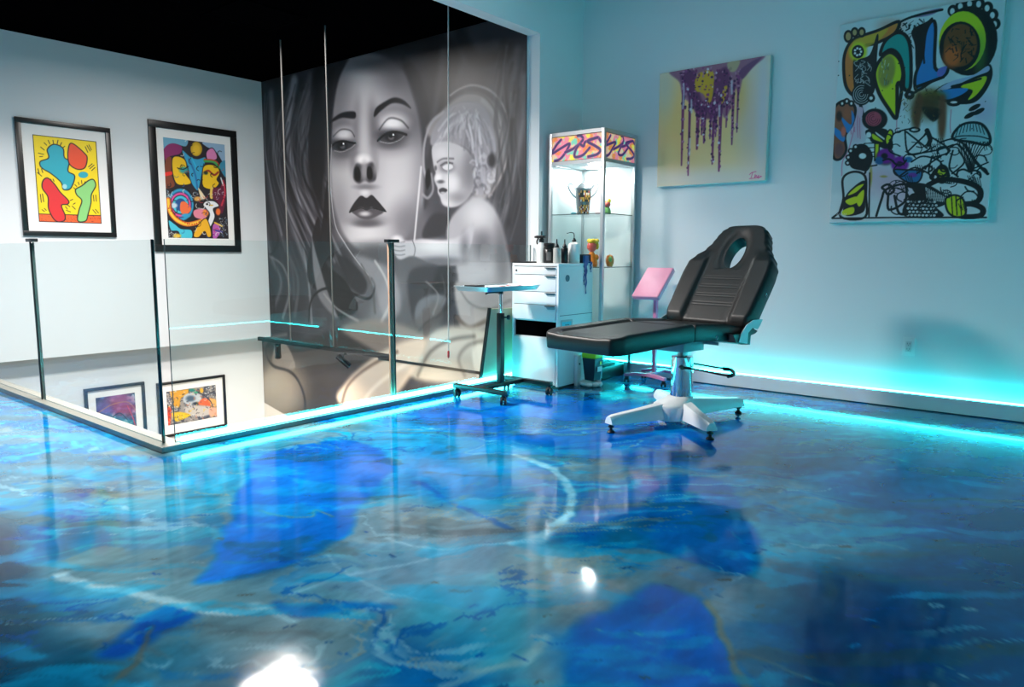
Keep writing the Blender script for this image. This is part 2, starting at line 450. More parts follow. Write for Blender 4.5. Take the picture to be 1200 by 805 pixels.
# pale and taupe veins
for pts, w, c, a in (
        ([(605, 530), (640, 545), (662, 570), (669, 592), (655, 615), (622, 634), (600, 640)], 4.2, (176, 205, 214), .9),
        ([(615, 606), (620, 630), (632, 660), (640, 690)], 3.5, (150, 178, 190), .6),
        ([(72, 668), (130, 690), (200, 702), (260, 709), (305, 708)], 4.0, (182, 192, 196), .85),
        ([(300, 700), (330, 714), (350, 722)], 2.0, (170, 190, 196), .7),
        ([(300, 598), (330, 608), (360, 606), (375, 596), (392, 604)], 1.5, (150, 140, 124), .75),
        ([(520, 790), (560, 775), (600, 768), (640, 740)], 3.0, (168, 178, 178), .6),
        ([(820, 704), (843, 727), (858, 760), (880, 795), (900, 815)], 3.0, (138, 128, 116), .8),
        ([(870, 760), (930, 780), (985, 800)], 1.6, (120, 126, 122), .5),
        ([(120, 805), (160, 765), (180, 735)], 2.0, (104, 92, 80), .7),
        ([(340, 690), (420, 668), (510, 648), (590, 640)], 1.1, (190, 205, 215), .5),
        ([(460, 628), (520, 640), (600, 640)], .9, (200, 214, 222), .5),
        ([(450, 505), (520, 500), (580, 506)], 2.2, (150, 150, 146), .5),
        ([(240, 660), (330, 655), (420, 640), (470, 610)], 1.2, (120, 130, 140), .5),
        ([(490, 562), (530, 585), (575, 606), (600, 620)], 3.0, (12, 92, 150), .7),
        ([(380, 650), (450, 690), (520, 700)], .8, (180, 196, 204), .5),
        ([(960, 520), (1040, 535), (1120, 556)], 1.2, (70, 150, 170), .5),
        ([(870, 575), (960, 610), (1060, 640)], 1.4, (140, 150, 156), .4)):
    P.line(pts, w, c, 1.2, a)
rs = random.Random(11)
for i in range(170):                                   # small drops and freckles
    px, py = rs.uniform(0, 1200), rs.uniform(540, 805)
    c = rs.choice([(10, 70, 130), (10, 60, 100), (150, 160, 165), (20, 130, 170), (90, 84, 76)])
    P.line([(px, py), (px+rs.uniform(3, 12), py+rs.uniform(-2, 2))], rs.uniform(.4, 1.5), c, .5, .7, False)
# thin veins where the flow fields fold, over everything
layer(sm(.016, .004, abs(st-.47))*.5*sm(.4, .6, fbm(U*2, V*2, 90, 3)), (176, 192, 198))
layer(sm(.020, .006, abs(st3-.52))*.55*sm(.45, .6, fbm(U*2+5, V*2, 91, 3)), (8, 78, 136))
layer(sm(.018, .004, abs(st3-.44))*.5*sm(.45, .6, fbm(U*2+9, V*2, 92, 3)), (160, 150, 138))
layer(sm(.60, .68, st2)*.45, (24, 140, 172)); layer(sm(.36, .28, st2)*.4, (96, 96, 96))
fine = fbm(U*16+8*w1, V*40+8*w2, 77, 4)-.5
P.C += 30*(st2-.5)[:, None]
grey = P.C.mean(1, keepdims=True)
P.C = np.clip(grey+(P.C-grey)*1.38, 0, 255)
P.C = 255*(np.clip(P.C, 0, 255)/255)**1.08*np.array([.86, 1.0, 1.04])
P.C *= (1+.22*fine)[:, None]
colour_layer(fl.data, P.C)
# fine swirl in the nodes on top of the poured colours
at = [n for n in nt.nodes if n.type == 'ATTRIBUTE'][0]
tc = nt.nodes.new('ShaderNodeTexCoord'); n1 = nt.nodes.new('ShaderNodeTexNoise')
n1.inputs['Scale'].default_value = 3.5; n1.inputs['Detail'].default_value = 9; n1.inputs['Distortion'].default_value = .9
rp = nt.nodes.new('ShaderNodeValToRGB')
rp.color_ramp.elements[0].position = .30; rp.color_ramp.elements[0].color = (.62, .66, .70, 1)
rp.color_ramp.elements[1].position = .72; rp.color_ramp.elements[1].color = (1.25, 1.25, 1.22, 1)
mx = nt.nodes.new('ShaderNodeMixRGB'); mx.blend_type = 'MULTIPLY'; mx.inputs[0].default_value = 1
nt.links.new(tc.outputs['Object'], n1.inputs['Vector']); nt.links.new(n1.outputs['Fac'], rp.inputs['Fac'])
nt.links.new(at.outputs['Color'], mx.inputs[1]); nt.links.new(rp.outputs['Color'], mx.inputs[2])
nt.links.new(mx.outputs[0], bs.inputs['Base Color'])
n2 = nt.nodes.new('ShaderNodeTexNoise'); n2.inputs['Scale'].default_value = 7; n2.inputs['Detail'].default_value = 2
bp = nt.nodes.new('ShaderNodeBump'); bp.inputs['Strength'].default_value = .10; bp.inputs['Distance'].default_value = .006
nt.links.new(tc.outputs['Object'], n2.inputs['Vector']); nt.links.new(n2.outputs['Fac'], bp.inputs['Height'])
nt.links.new(bp.outputs['Normal'], bs.inputs['Normal']); nt.links.new(bp.outputs['Normal'], bs.inputs['Coat Normal'])
# ================================================================= MURAL (grey portrait with a stone child)
ys = np.linspace(Y_PB+.001, Y_LL-.005, 520); zs = np.linspace(-1.25, Z_C-.002, 520)
M_mural = paint_mat('mural_print', .45)
mu, U, V = grid_obj('mural', ys, zs, lambda u, v: np.stack([np.full_like(u, X_M-.004), u, v], 1), M_mural, loc=(X_M, 6, 0), keep=lambda u, v: ~((u > Y_L-.004) & (v > .026)))
tag(mu, 'floor to ceiling grey mural of a woman\'s face with a curly haired stone child', 'mural')
sol = mu.modifiers.new('sheet', 'SOLIDIFY'); sol.thickness = .003; sol.offset = 0
mm = lambda p: tuple(xpl(p[0], p[1], X_M)[1:])
P = Paint(U, V, (74, 73, 78), mm, .0086)
N0 = np.arange(len(U))
# soft smoke in the background
P._mix(N0, sm(.45, .7, fbm(U*1.2, V*.7, 5, 4))*.5, (104, 102, 106))
P._mix(N0, sm(.5, .3, fbm(U*1.5+3, V*.8, 9, 4))*.5, (48, 47, 52))
# --- left: hair locks and flowing cloth
P.poly([(306, 96), (345, 84), (340, 240), (330, 420), (300, 430)], (58, 57, 62), 8, .9)
for pts, w, c in (
        ([(318, 110), (322, 170), (334, 230), (352, 290), (366, 330)], 12, (128, 128, 134)),
        ([(345, 95), (338, 150), (345, 210), (362, 270), (380, 300)], 15, (164, 163, 170)),
        ([(364, 90), (356, 140), (358, 200), (372, 262)], 11, (108, 107, 113)),
        ([(330, 105), (330, 160), (340, 220), (356, 280)], 5, (40, 40, 44)),
        ([(354, 95), (348, 150), (352, 205), (366, 266)], 5, (52, 51, 56)),
        ([(378, 85), (370, 120), (366, 170), (370, 230), (382, 280)], 9, (42, 41, 46)),
        ([(312, 200), (325, 260), (342, 310), (345, 350)], 9, (92, 92, 98)),
        ([(310, 260), (318, 300), (330, 330), (322, 360)], 8, (120, 120, 126)),
        ([(306, 230), (316, 248), (312, 262)], 10, (36, 36, 40))):
    P.line(pts, w, c, 5, .8, taper=(1, .5))
fr = random.Random(12)
for k in range(46):                                   # flowing locks and cloth folds
    t = fr.random(); x0 = 308+70*t; v = fr.choice([34, 44, 60, 96, 120, 140, 158])
    bend = -14*math.sin(t*2.4); x1 = x0+18+34*t*(1-.3*t); y0, y1 = fr.uniform(88, 150), fr.uniform(230, 340)
    P.line([(x0, y0), (x0+bend, y0+(y1-y0)*.3), (x0+bend*.6+6, y0+(y1-y0)*.6), (x1, y1)], fr.uniform(2, 7), (v, v-1, v+4), 2.2, .5, taper=(fr.uniform(.3, 1), fr.uniform(.2, .8)))
for pts, w, v in (([(312, 250), (322, 262), (326, 284), (316, 300), (308, 290)], 5, 30), ([(316, 300), (332, 312), (340, 340), (332, 372)], 6, 128), ([(308, 320), (320, 340), (322, 370)], 5, 40), ([(340, 300), (350, 330), (346, 370)], 7, 96), ([(356, 292), (362, 330), (366, 380)], 5, 136)):
    P.line(pts, w, (v, v, v+4), 2.2, .75, taper=(.5, 1))
# --- woman: hair mass, face
P.poly([(376, 70), (440, 42), (500, 34), (540, 60), (520, 130), (508, 200), (496, 260), (480, 292), (440, 220), (400, 120), (386, 130), (378, 240), (362, 200), (366, 120)], (42, 41, 45), 7, .95)
P.poly([(396, 76), (420, 64), (448, 66), (474, 84), (490, 112), (499, 150), (502, 195), (497, 240), (484, 272), (462, 292), (440, 300), (420, 292), (404, 274), (394, 248), (389, 215), (388, 180), (388, 140), (390, 104)], (150, 148, 152), 4, 1)
P.poly([(420, 300), (470, 285), (496, 240), (506, 300), (520, 340), (500, 410), (440, 400), (410, 330)], (96, 95, 99), 8, .9)
# broad light and shade of the face
P.ell(424, 100, 32, 26, (172, 170, 174), .9, .8)
P.ell(470, 90, 26, 24, (92, 90, 95), .9, .7)
P.ell(492, 170, 16, 70, (98, 96, 101), .9, .8)
P.ell(470, 190, 24, 34, (168, 166, 169), .9, .8)
P.ell(403, 205, 14, 36, (164, 162, 164), .9, .75)
P.ell(398, 250, 10, 30, (118, 116, 120), .9, .6)
P.ell(462, 232, 20, 26, (168, 166, 169), .9, .7)
P.ell(480, 262, 20, 24, (104, 102, 107), .9, .8)
P.ell(428, 274, 24, 15, (184, 182, 184), .9, .8)
P.ell(430, 259, 18, 6, (92, 90, 94), .9, .8)
P.ell(440, 296, 30, 11, (86, 85, 89), .9, .9)
# eye sockets
P.ell(400, 165, 15, 23, (84, 82, 87), .8, .85)
P.ell(459, 152, 25, 22, (82, 80, 85), .8, .8)
P.ell(403, 157, 10, 8, (198, 196, 199), .8, .95)
P.ell(461, 144, 15, 10, (206, 204, 207), .8, .95)
P.ell(420, 150, 5, 28, (110, 108, 112), .9, .7)
P.ell(436, 146, 6, 24, (104, 102, 106), .9, .7)
P.ell(427, 160, 6, 34, (168, 166, 169), .9, .8)
P.ell(403, 180, 12, 5, (96, 94, 98), .8, .7)
P.ell(457, 168, 15, 6, (80, 78, 82), .8, .8)
P.ell(398, 118, 14, 30, (112, 110, 114), .9, .55); P.ell(447, 74, 40, 10, (86, 84, 88), .9, .7)
P.ell(414, 186, 4, 16, (112, 110, 114), .9, .7); P.ell(440, 182, 4, 14, (124, 122, 126), .9, .6)
P.poly([(470, 66), (486, 78), (499, 104), (506, 150), (504, 210), (498, 244), (497, 190), (492, 140), (482, 104)], (58, 57, 61), 4, .85)
P.poly([(384, 96), (396, 74), (412, 62), (398, 92), (391, 130), (388, 180), (385, 190)], (48, 47, 51), 3, .85)
# brows
P.poly([(386, 145), (392, 138), (402, 132), (416, 131), (416, 139), (402, 138), (392, 142)], (38, 37, 41), 1.5, .95)
P.poly([(439, 137), (441, 127), (452, 119), (463, 114.5), (474, 118), (482, 127), (472, 122), (460, 121), (448, 129)], (34, 33, 37), 1.5, .97)
# eyes
P.poly([(389, 172), (396, 167), (404, 166), (412, 168), (416, 169), (410, 174), (400, 177), (391, 176)], (84, 83, 87), .8, .9)
P.poly([(445, 164), (452, 158), (460, 155.5), (468, 156.5), (474, 158.5), (468, 164), (458, 167), (450, 166)], (86, 85, 88), .8, .9)
P.ell(401, 170, 13, 6, (44, 43, 47), .8, .7); P.ell(459, 159, 15, 7, (42, 41, 45), .8, .7); P.ell(401, 171, 6, 5.5, (34, 33, 37), .4, .95); P.ell(459, 160, 7, 5.8, (34, 33, 37), .4, .95)
P.ell(402, 172, 3, 2.4, (108, 107, 110), .5, .8); P.ell(459, 161.5, 3.4, 2.6, (112, 110, 114), .5, .8)
P.ell(400.5, 170, 1.8, 1.8, (14, 14, 16), .4); P.ell(458.5, 159.5, 2.1, 2.1, (14, 14, 16), .4)
P.ell(403, 168.5, .9, .9, (225, 225, 228), .4); P.ell(461.5, 158, 1, 1, (225, 225, 228), .4)
P.line([(388, 172), (395, 167), (404, 165.5), (412, 167.3), (417, 168)], 2.2, (22, 21, 24), .7)
P.line([(443, 165), (451, 158), (460, 154.8), (468, 155.2), (477, 158)], 2.4, (20, 19, 22), .7)
P.line([(392, 176.5), (401, 178), (411, 174), (417, 169)], .9, (160, 158, 160), .7, .8)
P.line([(446, 166), (457, 168), (468, 164.5), (474, 159.5)], .9, (156, 154, 156), .7, .8)
P.line([(391, 160), (400, 152), (411, 153), (416, 160)], 1.6, (60, 58, 62), 1.2, .7)
P.line([(445, 152), (456, 139), (470, 141), (479, 150)], 1.8, (52, 50, 54), 1.4, .7)
# nose
P.poly([(415, 199), (419, 191), (427, 192), (436, 190), (441, 197), (441, 210), (434, 214), (428, 212), (421, 215), (415, 210)], (66, 64, 68), 2.2, .95)
P.ell(426, 187, 7, 5, (206, 204, 205), .9, .9)
P.ell(427.5, 200, 4, 12, (142, 140, 143), .7, .8)
P.poly([(416, 198), (420, 196), (423, 203), (422, 212), (417, 210)], (18, 17, 19), 1.8, .9)
P.poly([(431, 197), (435, 196), (437, 203), (436, 210), (431, 208)], (16, 15, 17), 1.8, .9)
P.ell(441, 197, 3, 8, (130, 128, 131), .8, .8); P.ell(429, 219, 12, 3, (96, 94, 98), .8, .7)
P.ell(428, 226, 5, 3.5, (188, 186, 188), .8, .7)
# mouth
P.poly([(409.5, 249), (414, 240), (421, 231), (425, 229.5), (430, 232), (436, 228.5), (442, 234), (448, 241), (453, 248), (444, 246), (436, 243), (430, 245.5), (424, 243), (415, 246.5)], (46, 44, 48), .9)
P.poly([(413, 248), (423, 244.5), (430, 246.5), (437, 244.5), (450, 248), (443, 253), (433, 257), (424, 256), (417, 252)], (84, 81, 85), 1.2)
P.line([(410, 249), (423, 244), (430, 246), (437, 244), (453, 248)], 1.1, (16, 15, 17), .6)
P.ell(428, 250.5, 6, 2.6, (176, 174, 176), .8, .9)
P.ell(431, 262, 14, 3.5, (84, 82, 86), .8, .8)
# rim lines of jaw, ear and veil
P.line([(389, 170), (388, 215), (393, 262), (404, 284), (416, 302), (432, 322)], 1.6, (176, 174, 178), 1, .8)
P.line([(381, 205), (379, 225), (384, 250), (388, 245)], 3, (70, 69, 73), 1.5, .9)
P.line([(498, 110), (505, 160), (503, 215)], 5, (60, 59, 63), 3, .7)
P.line([(494, 196), (490, 240), (486, 282)], 2.6, (186, 184, 187), 1.2, .85)
# leaf like flames left of the neck
for pts in ([(372, 300), (378, 262), (384, 210), (386, 260), (392, 300)], [(362, 330), (366, 280), (374, 255), (380, 300), (398, 350)],
            [(366, 300), (382, 310), (404, 330), (420, 360), (400, 372), (376, 350)]):
    P.poly(pts, (34, 33, 37), 2, .9)
P.poly([(366, 280), (372, 300), (384, 340), (396, 372), (376, 352), (368, 320)], (158, 156, 160), 3, .7)
P.line([(362, 376), (366, 350), (382, 338), (408, 342), (432, 350), (440, 336), (436, 326)], 3, (24, 24, 27), 1.5, .9)
P.poly([(396, 300), (412, 306), (430, 330), (424, 345), (406, 330)], (52, 51, 55), 3, .9)
P.poly([(416, 300), (440, 306), (462, 320), (470, 362), (452, 372), (436, 330)], (142, 141, 146), 5, .7)
P.ell(452, 356, 12, 26, (150, 149, 154), .8, .6, .5)
# --- right: veil folds behind the child
for pts, w, c in (
        ([(520, 60), (512, 120), (500, 180)], 12, (88, 86, 91)),
        ([(540, 40), (560, 70), (600, 60)], 16, (44, 43, 47)),
        ([(606, 60), (600, 110), (606, 160), (600, 220)], 9, (112, 108, 110)),
        ([(590, 50), (586, 100), (594, 150)], 7, (54, 53, 57)),
        ([(614, 90), (612, 150), (598, 230), (586, 262)], 6, (132, 130, 134)),
        ([(612, 200), (604, 250), (596, 262)], 9, (46, 45, 49))):
    P.line(pts, w, c, 5, .7, taper=(1, .6))
P.poly([(500, 150), (516, 132), (540, 112), (564, 110), (584, 126), (594, 150), (594, 178), (584, 210), (566, 236), (552, 232), (575, 200), (580, 160), (560, 124), (530, 126), (508, 160)], (138, 134, 135), 3, .95)
P.line([(528, 112), (540, 104), (556, 100), (576, 107), (590, 124), (598, 150), (596, 180), (588, 206), (574, 230)], 3, (182, 174, 172), 1.8, .85, taper=(.5, 1))
P.line([(566, 118), (582, 136), (588, 160), (584, 190), (572, 218)], 5, (164, 160, 161), 3, .6)
P.line([(546, 108), (566, 112), (580, 128), (586, 150)], 2.4, (92, 89, 91), 1.6, .7)
P.line([(598, 130), (604, 160), (600, 200), (590, 232)], 3, (58, 56, 60), 2, .7)
P.line([(502, 214), (497, 196), (498, 168), (506, 144), (520, 132)], 3.5, (150, 148, 152), 1.5, .9)
P.line([(496, 228), (502, 232), (508, 222), (506, 204)], 3, (140, 138, 142), 1.5, .85)
P.poly([(499, 206), (503, 198), (505, 212), (501, 222)], (22, 21, 24), 1.5)
P.poly([(496, 270), (510, 250), (530, 256), (524, 272), (500, 282)], (58, 57, 61), 3, .9)
for k in range(30):                                   # veil folds at the right edge and under the arm
    v = fr.choice([36, 50, 92, 112, 128]); x0 = fr.uniform(584, 616); y0 = fr.uniform(50, 150)
    P.line([(x0, y0), (x0-6+fr.uniform(-3, 3), y0+40), (x0-2, y0+90), (x0-14, y0+fr.uniform(120, 170))], fr.uniform(2, 5), (v, v-1, v+2), 2, .4, taper=(1, .4))
# child: hair, face
P.poly([(507, 171), (506, 158), (514, 142), (530, 124), (548, 119), (566, 124), (576, 142), (582, 164), (580, 190), (572, 214), (564, 230), (556, 215), (552, 180), (530, 168)], (140, 138, 143), 2)
P.poly([(507, 172), (520, 166), (534, 168), (548, 176), (556, 190), (560, 206), (552, 228), (540, 240), (529, 243), (520, 240), (516, 231), (513.5, 226), (513, 220), (509.5, 211), (511, 203), (508.5, 194)], (168, 166, 170), 1.6)
P.ell(546, 206, 12, 20, (128, 126, 130), .8, .7); P.ell(530, 214, 8, 9, (192, 190, 193), .8, .8)
P.ell(526, 236, 7, 5, (186, 184, 187), .8, .8); P.ell(518, 180, 8, 7, (186, 184, 188), .8, .7)
P.ell(524, 196, 8, 6, (104, 102, 107), .7, .85)
P.poly([(519, 196), (524, 192.5), (530, 193), (531, 197), (524, 199.5)], (184, 183, 187), .8)
P.line([(517, 194), (523, 190.5), (531, 191.5)], 1.6, (88, 86, 90), .8)
P.line([(513, 190), (520, 186), (532, 186)], 2, (96, 94, 98), 1, .8)
P.ell(511, 197, 1.6, 3, (92, 90, 94), .6, .9)
P.ell(514, 208, 4, 4, (196, 194, 197), .7, .9); P.ell(517, 213, 4, 2, (84, 82, 86), .7, .9)
P.poly([(515, 222), (520, 220), (525, 223), (520, 227), (516, 226)], (66, 64, 68), .8); P.ell(519.5, 226, 3, 1.4, (160, 158, 161), .6, .9)
P.ell(552, 196, 7, 26, (104, 102, 107), .9, .6); P.ell(538, 232, 12, 6, (120, 118, 122), .9, .7)
P.ell(559, 204, 4, 8, (170, 168, 172), .4, .9); P.ell(560, 205, 2, 5, (96, 94, 98), .6, .8)
hr = random.Random(6)
ends = [(506, 172), (511, 170), (516, 168), (522, 166), (528, 167), (534, 167), (540, 171), (546, 177), (551, 184), (555, 194), (559, 204), (562, 214), (566, 224), (571, 216), (576, 206), (580, 194), (582, 180)]
for k in range(110):
    q = hr.random()*(len(ends)-1); i = int(q); f = q-i
    ex = ends[i][0]*(1-f)+ends[i+1][0]*f; ey = ends[i][1]*(1-f)+ends[i+1][1]*f
    sx, sy = 548+hr.uniform(-12, 14), 128+hr.uniform(-5, 6); t0 = hr.uniform(0, .55)
    mx_, my_ = (sx+ex)/2+(ex-548)*.22, (sy+ey)/2-9
    pt = lambda t: (sx*(1-t)**2+2*mx_*t*(1-t)+ex*t*t, sy*(1-t)**2+2*my_*t*(1-t)+ey*t*t)
    v = hr.choice([86, 100, 120, 150, 170, 184, 192])
    P.line([pt(t0), pt(t0+.2), pt(min(1, t0+.45))], hr.uniform(1.8, 4.2), (v, v-2, v+4), 1.3, .34, taper=(.6, 1))
for k in range(26):                                   # curls at the nape and over the ear
    cx_, cy_ = hr.uniform(552, 578), hr.uniform(176, 226)
    if cx_ < 556 and cy_ > 196: continue
    r_ = hr.uniform(2.5, 5); a0 = hr.uniform(0, 6); v = hr.choice([80, 96, 150, 176, 188])
    P.line([(cx_+r_*math.cos(a0+t*.8), cy_+r_*1.3*math.sin(a0+t*.8)) for t in range(5)], hr.uniform(1.8, 3.4), (v, v-2, v+4), 1.2, .45)
P.ell(577, 188, 4, 8, (38, 37, 41), .6, .9)
# child: body and arm
P.poly([(548, 236), (560, 231), (576, 240), (588, 262), (596, 296), (600, 330), (585, 372), (545, 350), (535, 312), (524, 276), (530, 254)], (150, 148, 152), 3)
P.ell(562, 250, 16, 16, (186, 184, 187), .9, .8); P.ell(588, 300, 8, 36, (96, 95, 99), .9, .8)
P.ell(566, 290, 11, 16, (84, 83, 88), .9, .7); P.ell(560, 330, 22, 30, (164, 163, 168), .9, .6)
P.poly([(556, 262), (540, 276), (520, 282), (496, 280), (478, 282), (464, 278), (461, 290), (468, 304), (484, 300), (505, 308), (528, 312), (548, 300)], (162, 160, 165), 2)
P.ell(512, 288, 20, 7, (194, 192, 195), .8, .8); P.ell(514, 306, 26, 5, (92, 91, 96), .8, .8)
P.line([(484, 282), (487, 292), (485, 302)], 1.4, (104, 103, 108), .8)
for yy in (283, 288, 293, 298): P.line([(462, yy), (469, yy+1), (475, yy)], 1.3, (108, 107, 112), .8, .8)
P.ell(466, 280, 6, 4, (190, 188, 191), .7, .8)
P.ell(545, 290, 5, 14, (104, 103, 108), .9, .7)
# --- lower right: cloth, legs and soft flesh forms
P.poly([(480, 320), (520, 312), (536, 330), (530, 360), (505, 384), (486, 378)], (62, 60, 64), 4, .9)
P.poly([(512, 318), (530, 314), (532, 350), (515, 372), (505, 360)], (40, 38, 41), 4, .9)
P.poly([(486, 370), (492, 352), (512, 344), (524, 352), (506, 376), (492, 384)], (112, 114, 120), 3, .9)
P.poly([(535, 330), (575, 340), (600, 330), (604, 380), (575, 384), (545, 388), (538, 370)], (150, 147, 148), 4)
P.ell(575, 350, 22, 18, (120, 118, 121), .9, .7)
P.line([(536, 372), (550, 384), (566, 378), (590, 366)], 5, (100, 92, 88), 2.5, .9)
P.poly([(480, 440), (492, 400), (530, 382), (575, 388), (600, 400), (600, 450), (540, 450)], (158, 154, 148), 5)
P.ell(520, 402, 24, 15, (186, 182, 177), .9, .8); P.ell(565, 402, 26, 13, (178, 174, 168), .9, .8)
P.line([(490, 440), (505, 412), (530, 398), (556, 394)], 4, (106, 102, 98), 3, .8)
P.line([(545, 440), (538, 420), (550, 404), (575, 398)], 4, (112, 108, 104), 3, .7)
P.poly([(554, 412), (566, 405), (570, 440), (560, 442)], (204, 200, 192), 3, .7)
P.poly([(470, 388), (490, 372), (510, 352), (520, 372), (500, 396), (480, 410)], (96, 92, 92), 4, .7)
for pts, w, v in (([(388, 318), (404, 330), (412, 352), (400, 372)], 6, 30), ([(380, 344), (396, 362), (420, 376)], 4, 150), ([(440, 306), (452, 326), (458, 352), (448, 376)], 5, 176), ([(424, 310), (436, 336), (440, 366)], 4, 88),
                  ([(500, 330), (514, 346), (508, 368)], 3, 128), ([(518, 322), (522, 344), (512, 366)], 2.6, 96), ([(486, 396), (500, 378), (524, 366)], 3, 70), ([(540, 340), (552, 356), (574, 362), (598, 352)], 3.4, 106)):
    P.line(pts, w, (v, v-1, v), 2, .75, taper=(.6, 1))
# --- lower left and middle: rounded forms under the face
P.poly([(296, 396), (345, 402), (420, 380), (470, 400), (470, 480), (380, 520), (296, 520)], (60, 56, 55), 6, .95)
P.poly([(400, 385), (440, 374), (480, 384), (500, 400), (470, 436), (440, 412)], (140, 130, 124), 5, .8)
P.poly([(396, 470), (404, 450), (428, 426), (468, 402), (500, 398), (488, 430), (460, 470), (430, 500)], (200, 184, 170), 5, .95)
P.line([(400, 480), (408, 452), (432, 430), (466, 412)], 4, (108, 94, 86), 2.5, .8)
P.line([(420, 490), (432, 462), (456, 440), (480, 424)], 5, (228, 214, 200), 3, .7)
P.ell(326, 458, 30, 36, (154, 144, 132), .6, .95)
P.ell(318, 448, 16, 18, (178, 168, 154), .9, .7)
P.line([(318, 398), (312, 412), (320, 428), (338, 434), (350, 446), (358, 470), (356, 500)], 4, (40, 37, 37), 2.5, .9)
P.poly([(322, 408), (332, 400), (342, 414), (346, 432), (330, 430), (320, 424)], (140, 132, 126), 2.5, .9)
P.ell(306, 418, 8, 16, (106, 100, 96), .8, .8)
P.line([(310, 404), (318, 396), (336, 392)], 5, (128, 122, 120), 3, .7)
# unpainted corner at the bottom left
P.poly([(290, 440), (299, 460), (304, 468), (328, 482), (350, 494), (300, 520), (270, 520)], (224, 214, 204), .8, 1, False)
# painted left edge: plain wall outside it below the slab
# printed contrast curve
q = np.clip(P.C, 0, 255)/255; P.C = 255*(.55*q**1.22+.45*(q*q*(3-2*q))*1.02)
colour_layer(mu.data, P.C)
# ================================================================= WALL ART
K = (14, 13, 15); W_ = (222, 226, 228)
M_print = paint_mat('ink_print', .55)
M_paintc = paint_mat('acrylic_on_canvas', .5, bump=.25, bscale=120)
def framed(label, x0, x1, z0, z1, y, fw, mw, quad, res, paint, group=None, dep=.028):
    """black frame, white mount, printed sheet on a wall that faces -y"""
    t = thing('framed_print', ((x0+x1)/2, y, (z0+z1)/2), label, 'framed picture', group)
    bm = B()
    box(bm, x0, x1, y-dep, y-.002, z1-fw, z1, .003); box(bm, x0, x1, y-dep, y-.002, z0, z0+fw, .003)
    box(bm, x0, x0+fw, y-dep, y-.002, z0+fw, z1-fw, .003); box(bm, x1-fw, x1, y-dep, y-.002, z0+fw, z1-fw, .003)
    obj('frame', bm, M_frame, t)
    bm = B(); box(bm, x0+fw*.9, x1-fw*.9, y-.012, y-.006, z0+fw*.9, z1-fw*.9); obj('mount', bm, M_mat, t)
    l, r, b, tp = mw
    a0, a1, c0, c1 = x0+fw+l, x1-fw-r, z0+fw+b, z1-fw-tp
    us = np.linspace(a0, a1, res[0]); vs = np.linspace(c0, c1, res[1])
    o, U, V = grid_obj('print_sheet', us, vs, lambda u, v: np.stack([u, np.full_like(u, y-.0135), v], 1), M_print, t)
    s = o.modifiers.new('sheet', 'SOLIDIFY'); s.thickness = .001
    h = homog(quad, [(a0, c1), (a1, c1), (a1, c0), (a0, c0)])
    px = (a1-a0)/math.hypot(quad[1][0]-quad[0][0], quad[1][1]-quad[0][1])
    P = Paint(U, V, (200, 200, 200), h, px); paint(P)
    colour_layer(o.data, P.C)
    return t

# --- bright yellow print: plain rounded shapes in the same colours
def art_yellow(P):
    P.poly([(30, 145), (125, 160), (130, 275), (30, 275)], (250, 214, 8), smooth=False)
    P.crop(30, 150, 6.705)
    P.poly([(85, 680), (605, 690), (610, 760), (85, 750)], (240, 96, 40), 1, 1, False)
    rr = random.Random(3)
    for i in range(70):
        x, y = rr.uniform(95, 590), rr.uniform(690, 738)
        P.line([(x, y), (x+7, y+4)], .5, (120, 30, 20), .3, .9, False)
    P.line([(85, 680), (605, 692)], 1, K, .4, 1, False)
    E = (1.3, K)
    P.poly([(160, 150), (215, 108), (290, 140), (300, 215), (340, 250), (330, 330), (385, 370), (350, 470), (290, 480), (270, 420), (190, 350), (110, 300), (100, 250), (170, 220)], (34, 168, 186), .6, 1, True, E)
    P.poly([(345, 110), (385, 110), (470, 185), (490, 225), (470, 300), (410, 315), (345, 275), (330, 200)], (238, 76, 36), .6, 1, True, E)
    P.ell(455, 360, 40, 26, (34, 168, 186), .1); P.ell(300, 455, 20, 20, (160, 214, 220), .1)
    P.poly([(120, 410), (160, 385), (220, 440), (262, 500), (330, 570), (322, 600), (272, 610), (300, 690), (290, 735), (220, 735), (165, 640), (160, 540), (115, 470)], (226, 40, 44), .6, 1, True, E)
    P.poly([(500, 405), (540, 400), (556, 450), (520, 520), (515, 590), (490, 680), (470, 735), (405, 735), (415, 650), (440, 570), (400, 525), (390, 480), (440, 450)], (140, 206, 122), .6, 1, True, E)
    for a, b in (((95, 210), (120, 208)), ((85, 180), (128, 190)), ((105, 130), (135, 155)), ((135, 95), (155, 115)), ((168, 75), (182, 105)), ((208, 75), (212, 100)), ((250, 75), (243, 105)), ((280, 95), (268, 118)), ((305, 125), (292, 135)),
                 ((475, 130), (495, 175)), ((490, 120), (515, 165)), ((505, 115), (525, 155)), ((500, 295), (530, 270)), ((510, 310), (545, 280)), ((525, 325), (553, 300)),
                 ((80, 310), (90, 350)), ((75, 340), (110, 370)), ((110, 310), (120, 340)), ((185, 395), (195, 415)), ((205, 395), (212, 412)), ((385, 440), (400, 455)), ((412, 420), (420, 440)), ((440, 405), (443, 432)), ((470, 415), (465, 435)), ((375, 465), (385, 475)),
                 ((98, 520), (105, 585)), ((115, 515), (125, 580)), ((535, 525), (540, 575)), ((555, 525), (560, 575)), ((110, 645), (130, 660)), ((130, 635), (145, 650)), ((530, 645), (555, 675)), ((550, 640), (575, 670)), ((305, 620), (320, 640)), ((312, 650), (345, 662)), ((320, 605), (340, 620)), ((345, 570), (365, 560)), ((370, 600), (385, 590)), ((360, 615), (385, 640))):
        P.line([a, b], .95, K, .35, 1, False)
    P.crop(); P.line([(35.6, 153.8), (114.3, 163.1), (119.3, 262.9), (42.6, 260.9), (35.6, 153.8)], 1.5, K, .4, 1, False)
